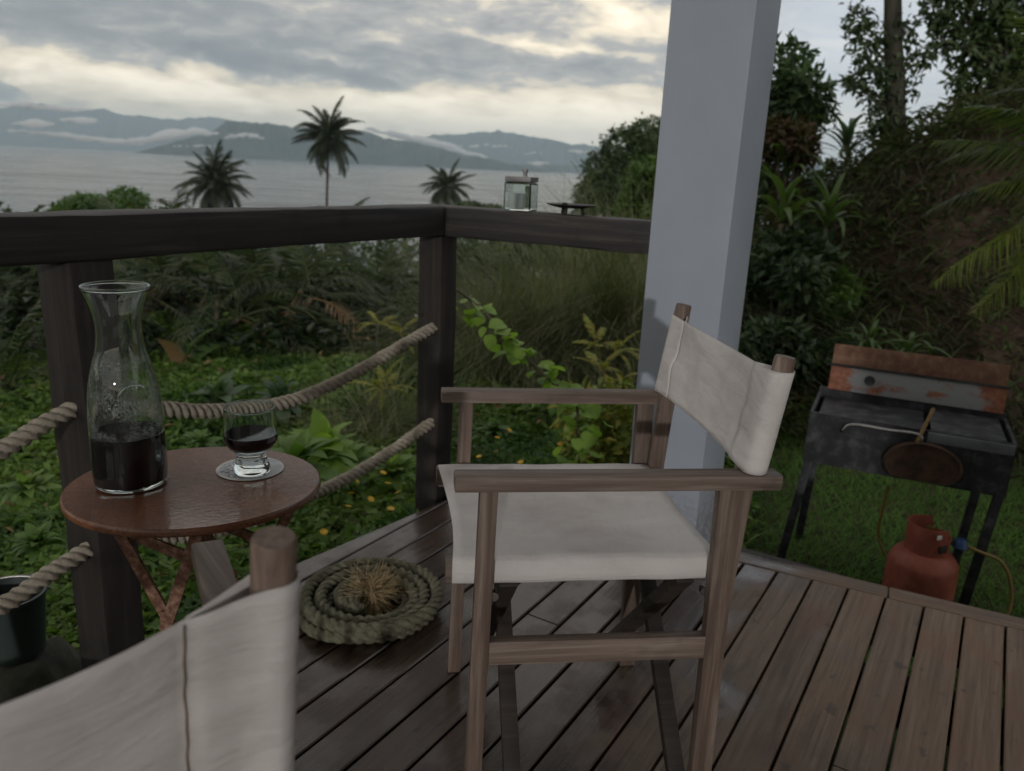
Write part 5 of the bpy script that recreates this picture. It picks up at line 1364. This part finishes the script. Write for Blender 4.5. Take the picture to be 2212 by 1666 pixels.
# ------------------------------------------------------------------ lawn, bank and plants at the right
def build_right():
    n = 90000; s = 2.42+3.7*rng.uniform(0, 1, n)**1.2; t = rng.uniform(-1.6, 4.2, n)
    x = s*A25[0]+t*A25[1]; y = s*A25[1]-t*A25[0]
    a = rng.uniform(0, 6.28, n); d = np.stack([np.cos(a)*.6, np.sin(a)*.6, np.ones(n)], 1)
    v, f = blades(np.stack([x, y, gz(x, y)], 1), d, np.stack([np.cos(a), np.sin(a), -.3*np.ones(n)], 1), rng.uniform(.03, .075, n)*(1+1.2*(rng.uniform(0, 1, n) > .97)), .006, 2, rng.uniform(.3, 1.3, n))
    tag(link('lawn_grass', mesh('lawn_grass', v, f), None, G['lawn']), 'short green lawn grass under the barbecue', 'grass', kind='stuff')
    # weeds and trailing stems on the earth bank
    n = 26000; s = rng.uniform(5.4, 10.5, n); t = rng.uniform(-2.6, 5.0, n); x = s*A25[0]+t*A25[1]; y = s*A25[1]-t*A25[0]
    dens = lump(x, y, 1.7, 6)+.5*lump(x, y, 4.1, 2); keep = rng.uniform(-.9, .6, n) < dens; x, y = x[keep], y[keep]; n = len(x)
    a = rng.uniform(0, 6.28, n); d = np.stack([np.cos(a)*.7, np.sin(a)*.7-.3, np.ones(n)*.8], 1)
    v, f = blades(np.stack([x, y, gz(x, y)], 1), d, np.stack([np.cos(a)-.2, np.sin(a)-.5, -1.1*np.ones(n)], 1), rng.uniform(.12, .6, n), .013, 4, rng.uniform(.8, 2.4, n))
    n = 42000; s = rng.uniform(5.2, 10.2, n); t = rng.uniform(-2.6, 5.0, n); x = s*A25[0]+t*A25[1]; y = s*A25[1]-t*A25[0]
    dens = lump(x, y, 2.2, 9)+.6*lump(x, y, 5.3, 4); keep = rng.uniform(-1.3, .5, n) < dens; x, y, dens = x[keep], y[keep], dens[keep]; n = len(x)
    v2, f2 = leaves(np.stack([x, y, gz(x, y)+rng.uniform(0, .24, n)*(.4+np.clip(dens, 0, 1.2))], 1), rand_dir(n, -.7, .8), rand_dir(n, -.3, 1), rng.uniform(.03, .13, n), rng.uniform(.010, .04, n), .2, .35)
    v, f = merge([(v, q2t(f)), (v2, f2)])
    tag(link('bank_weeds', mesh('bank_weeds', v, f), None, G['weed']), 'brown and olive weeds trailing over the earth bank', 'weeds', kind='stuff')
    # shrubs behind the post
    def at_ground(px, Y): 
        b = gpt(px, Y, 600); return b
    def shrub(px, Y, ptop, R_, nl, L, Wd, mt, name, lab, sd, py_top, nclump=12, group=None):
        top = aty(px, py_top, Y); zg = float(gz(top.x, Y)); h = top.z-zg
        RX, RY, RZ = R_
        cl = make_clumps(0, 0, h-RZ*.8, RX, RY, RZ, nclump, sd, .26, .46, .9)
        if h > RZ*2.2: cl += make_clumps(0, 0, (h-RZ*1.4)*.5, RX*.8, RY*.8, (h-RZ*1.4)*.5, 8, sd+1, .3, .5, .9)
        return tree(name, lab, 'shrub', (top.x, Y, zg), cl, nl, L, Wd, G[mt], .03, group, sd, .3)
    shrub(1665, 7.6, 0, (.46, .4, .55), 3400, .115, .05, 'dark', 'leafy_shrub', 'tall dark green shrub just right of the white post', 61, 120)
    shrub(1745, 8.0, 0, (.30, .3, .40), 700, .10, .042, 'dark', 'leafy_shrub', 'thin dark shrub with sky showing through, second from the white post', 62, 205)
    shrub(1712, 7.0, 0, (.22, .22, .36), 1700, .10, .032, 'red', 'red_shrub', 'red brown leaved shrub right of the white post', 63, 240)
    shrub(1690, 6.2, 0, (.42, .4, .42), 4200, .12, .05, 'dark', 'leafy_shrub', 'dark bush low against the right side of the white post', 64, 520)
    shrub(1760, 6.5, 0, (.42, .4, .30), 3600, .11, .045, 'mid', 'leafy_shrub', 'green bush between the white post and the earth bank', 65, 560)
    shrub(1640, 5.6, 0, (.34, .3, .30), 2600, .10, .045, 'dark', 'leafy_shrub', 'dark bush above the lawn behind the chair back', 66, 690)
    shrub(1790, 6.0, 0, (.32, .3, .22), 2000, .10, .04, 'dark', 'leafy_shrub', 'low dark bush at the foot of the earth bank', 67, 730)
    for i, (px, Y, py, R_, lab) in enumerate(((1050, 9.6, 500, .5, 'dark bush under the rail just right of the corner post'), (1140, 10.0, 492, .6, 'dark bush under the rail below the glass jar'), (1235, 10.2, 496, .6, 'dark bush under the rail below the footed dish'), (1320, 9.8, 500, .55, 'dark bush behind the tall dry grass'), (1400, 9.6, 500, .5, 'dark bush behind the grass beside the white post'))):
        shrub(px, Y, 0, (R_*1.2, .5, .5), 2600, .13, .05, 'dark', 'leafy_shrub', lab, 90+i, py)
    # strap leaved plants
    st = [strap_leaf('leaf', .62, .055, c, 70+i) for i, c in enumerate((1.3, 1.9, 2.6))]
    for i, (px, py, Y, sc, lab) in enumerate(((1690, 470, 6.4, 1.0, 'arching strap leaved plant closest to the white post'), (1785, 480, 6.6, .95, 'arching strap leaved plant in front of the earth bank'), (1700, 370, 7.0, .9, 'arching strap leaved plant under the red brown shrub'), (1830, 330, 9.0, 1.15, 'spiky plant outlined against the sky on top of the bank'), (1960, 760, 5.6, .6, 'tuft of strap leaves at the foot of the bank behind the barbecue'), (1880, 740, 5.5, .55, 'small tuft of strap leaves left of the barbecue lid'))):
        b = aty(px, py, Y); zg = float(gz(b.x, b.y))
        rosette('strap_plant', lab, 'plant', (b.x, b.y, max(b.z-.05, zg)), 18, st, G['strap'] if i != 3 else G['dark'], (80, 15) if i != 3 else (88, 25), 80+i, sc, 'strap leaved plants on the right')
        if b.z-.05 > zg+.05:
            o = COL.objects[-1] if False else None
            root = [q for q in COL.objects if q.name.startswith('strap_plant') and q.parent is None][-1]
            link('stem', tube('stem', [(0, 0, zg-b.z), (.01, 0, (zg-b.z)*.5), (0, 0, 0)], .02, 7), root, M['stem'])
    # tall tree on the ridge, its trunk clothed in leaves
    Y = 9.0; b = aty(1945, 330, Y); zg = float(gz(b.x, b.y)); tp = aty(1928, 0, Y); tt = thing('tall_tree', 'tall slender tree with leafy sprigs up its trunk, on top of the bank', 'tree', (b.x, b.y, zg), 0)
    dx = tp.x-b.x; hh = tp.z-zg
    v, f = limb_tubes([([(0, 0, -.3), (dx*.5, 0, hh*.5), (dx, 0, hh), (dx*1.4, 0, hh*2.0)], .125, .055)]); link('trunk', mesh('trunk', v, f, True), tt, M['bark_dark'])
    cl = []; paths = []
    def rel(px, py, dY=0.0): return aty(px, py, Y+dY)-Vector((b.x, b.y, zg))
    for (px, py, rx, rz_) in ((1850, 45, .16, .20), (1868, 85, .20, .20), (1880, 130, .15, .18), (1850, 170, .12, .14), (1885, 200, .17, .2), (1895, 250, .14, .16), (1842, 178, .11, .1), (1905, 290, .18, .16), (1965, 60, .08, .14), (1985, 120, .10, .14), (2000, 125, .10, .10), (1975, 190, .07, .16), (1920, 160, .14, .3), (1938, 280, .15, .24), (1925, 235, .14, .24), (1945, 310, .20, .2), (1935, 130, .13, .3), (1930, 70, .10, .2)):
        p = rel(px, py); cl.append((p.x, p.y, p.z, rx, rx, rz_)); paths.append(([(dx*p.z/hh, 0, p.z-.25), (p.x*.6+dx*.3, 0, p.z-.1), (p.x, p.y, p.z)], .022, .006))
    v, f = limb_tubes(paths); link('branch', mesh('branch', v, f, True), tt, M['bark'])
    v, f = clump_leaves(cl, 1500, .10, .045, .1); link('crown', mesh('crown', v, f), tt, G['tree'])
    # spreading tree at the top right
    Y = 9.6; b = aty(2190, 215, Y); zg = float(gz(b.x, b.y)); b0 = Vector((b.x+.35, Y, zg)); cl = []
    for (px, py, rx, rz_) in ((2030, 20, .22, .2), (2080, 40, .3, .25), (2140, 20, .34, .3), (2200, 60, .36, .3), (2090, 100, .28, .25), (2150, 120, .32, .28), (2130, 190, .3, .22), (2190, 180, .3, .25), (2050, -60, .4, .3), (2160, -80, .5, .4), (2260, 0, .5, .4), (2260, 150, .4, .35), (2075, 165, .16, .16), (2030, 85, .14, .14), (2100, 215, .2, .14)):
        p = aty(px, py, Y)-b0; cl.append((p.x, p.y, p.z, rx, rx, rz_))
    tree('spreading_tree', 'dark leafy tree filling the top right corner of the view', 'tree', b0, cl, 5200, .115, .05, G['tree'], .12, None, 9, .35)
    # big palm leaning in from the right
    F = frond_set('frond', 1.9, 60, .58, .024, [.55, .85, 1.2, 1.6], 1.3, petiole=.12, rr=.016, vee=.15, k=4)
    cr = aty(2440, 400, 4.3); zg = float(gz(cr.x, cr.y))
    p = thing('feather_palm', 'large feathery palm reaching in over the barbecue', 'palm', (cr.x+.1, cr.y, zg), 0)
    hh = cr.z-zg; link('trunk', tube('trunk', spline([(0, 0, -.2), (.02, 0, hh*.5), (-.1, 0, hh)], 16), np.linspace(.12, .08, 16), 10), p, M['bark'])
    r2 = random.Random(17); tpv = Vector((-.1, 0, hh))
    # headings measured from +x anticlockwise; 180 points left across the view
    for i, (hd, pit) in enumerate(((186, 58), (172, 40), (200, 46), (160, 66), (182, 20), (165, 8), (208, 14), (194, -8), (182, -20), (200, -30), (150, 30), (225, 35), (190, -45), (205, -55), (60, 40), (0, 30), (300, 40), (100, 60), (270, 20), (196, 32), (188, 6), (204, -18))):
        o = link('frond', F[i % 4], p, None, tpv, frond_rot(rad(hd), rad(pit), r2.uniform(-.5, .5))); s_ = r2.uniform(.54, .70)*(.80 if i in (8, 9, 12, 13, 7) else (.62 if i > 18 else .9)); o.scale = (s_, s_, s_)
        if not o.data.materials: o.data.materials.append(G['palm'])
        o.material_slots[0].link = 'OBJECT'; o.material_slots[0].material = G['palm_bright'] if i in (8, 9, 12, 13, 7, 20, 21) else (G['palm_mid'] if i in (0, 1, 2, 4, 6, 19) else G['palm'])
build_right()
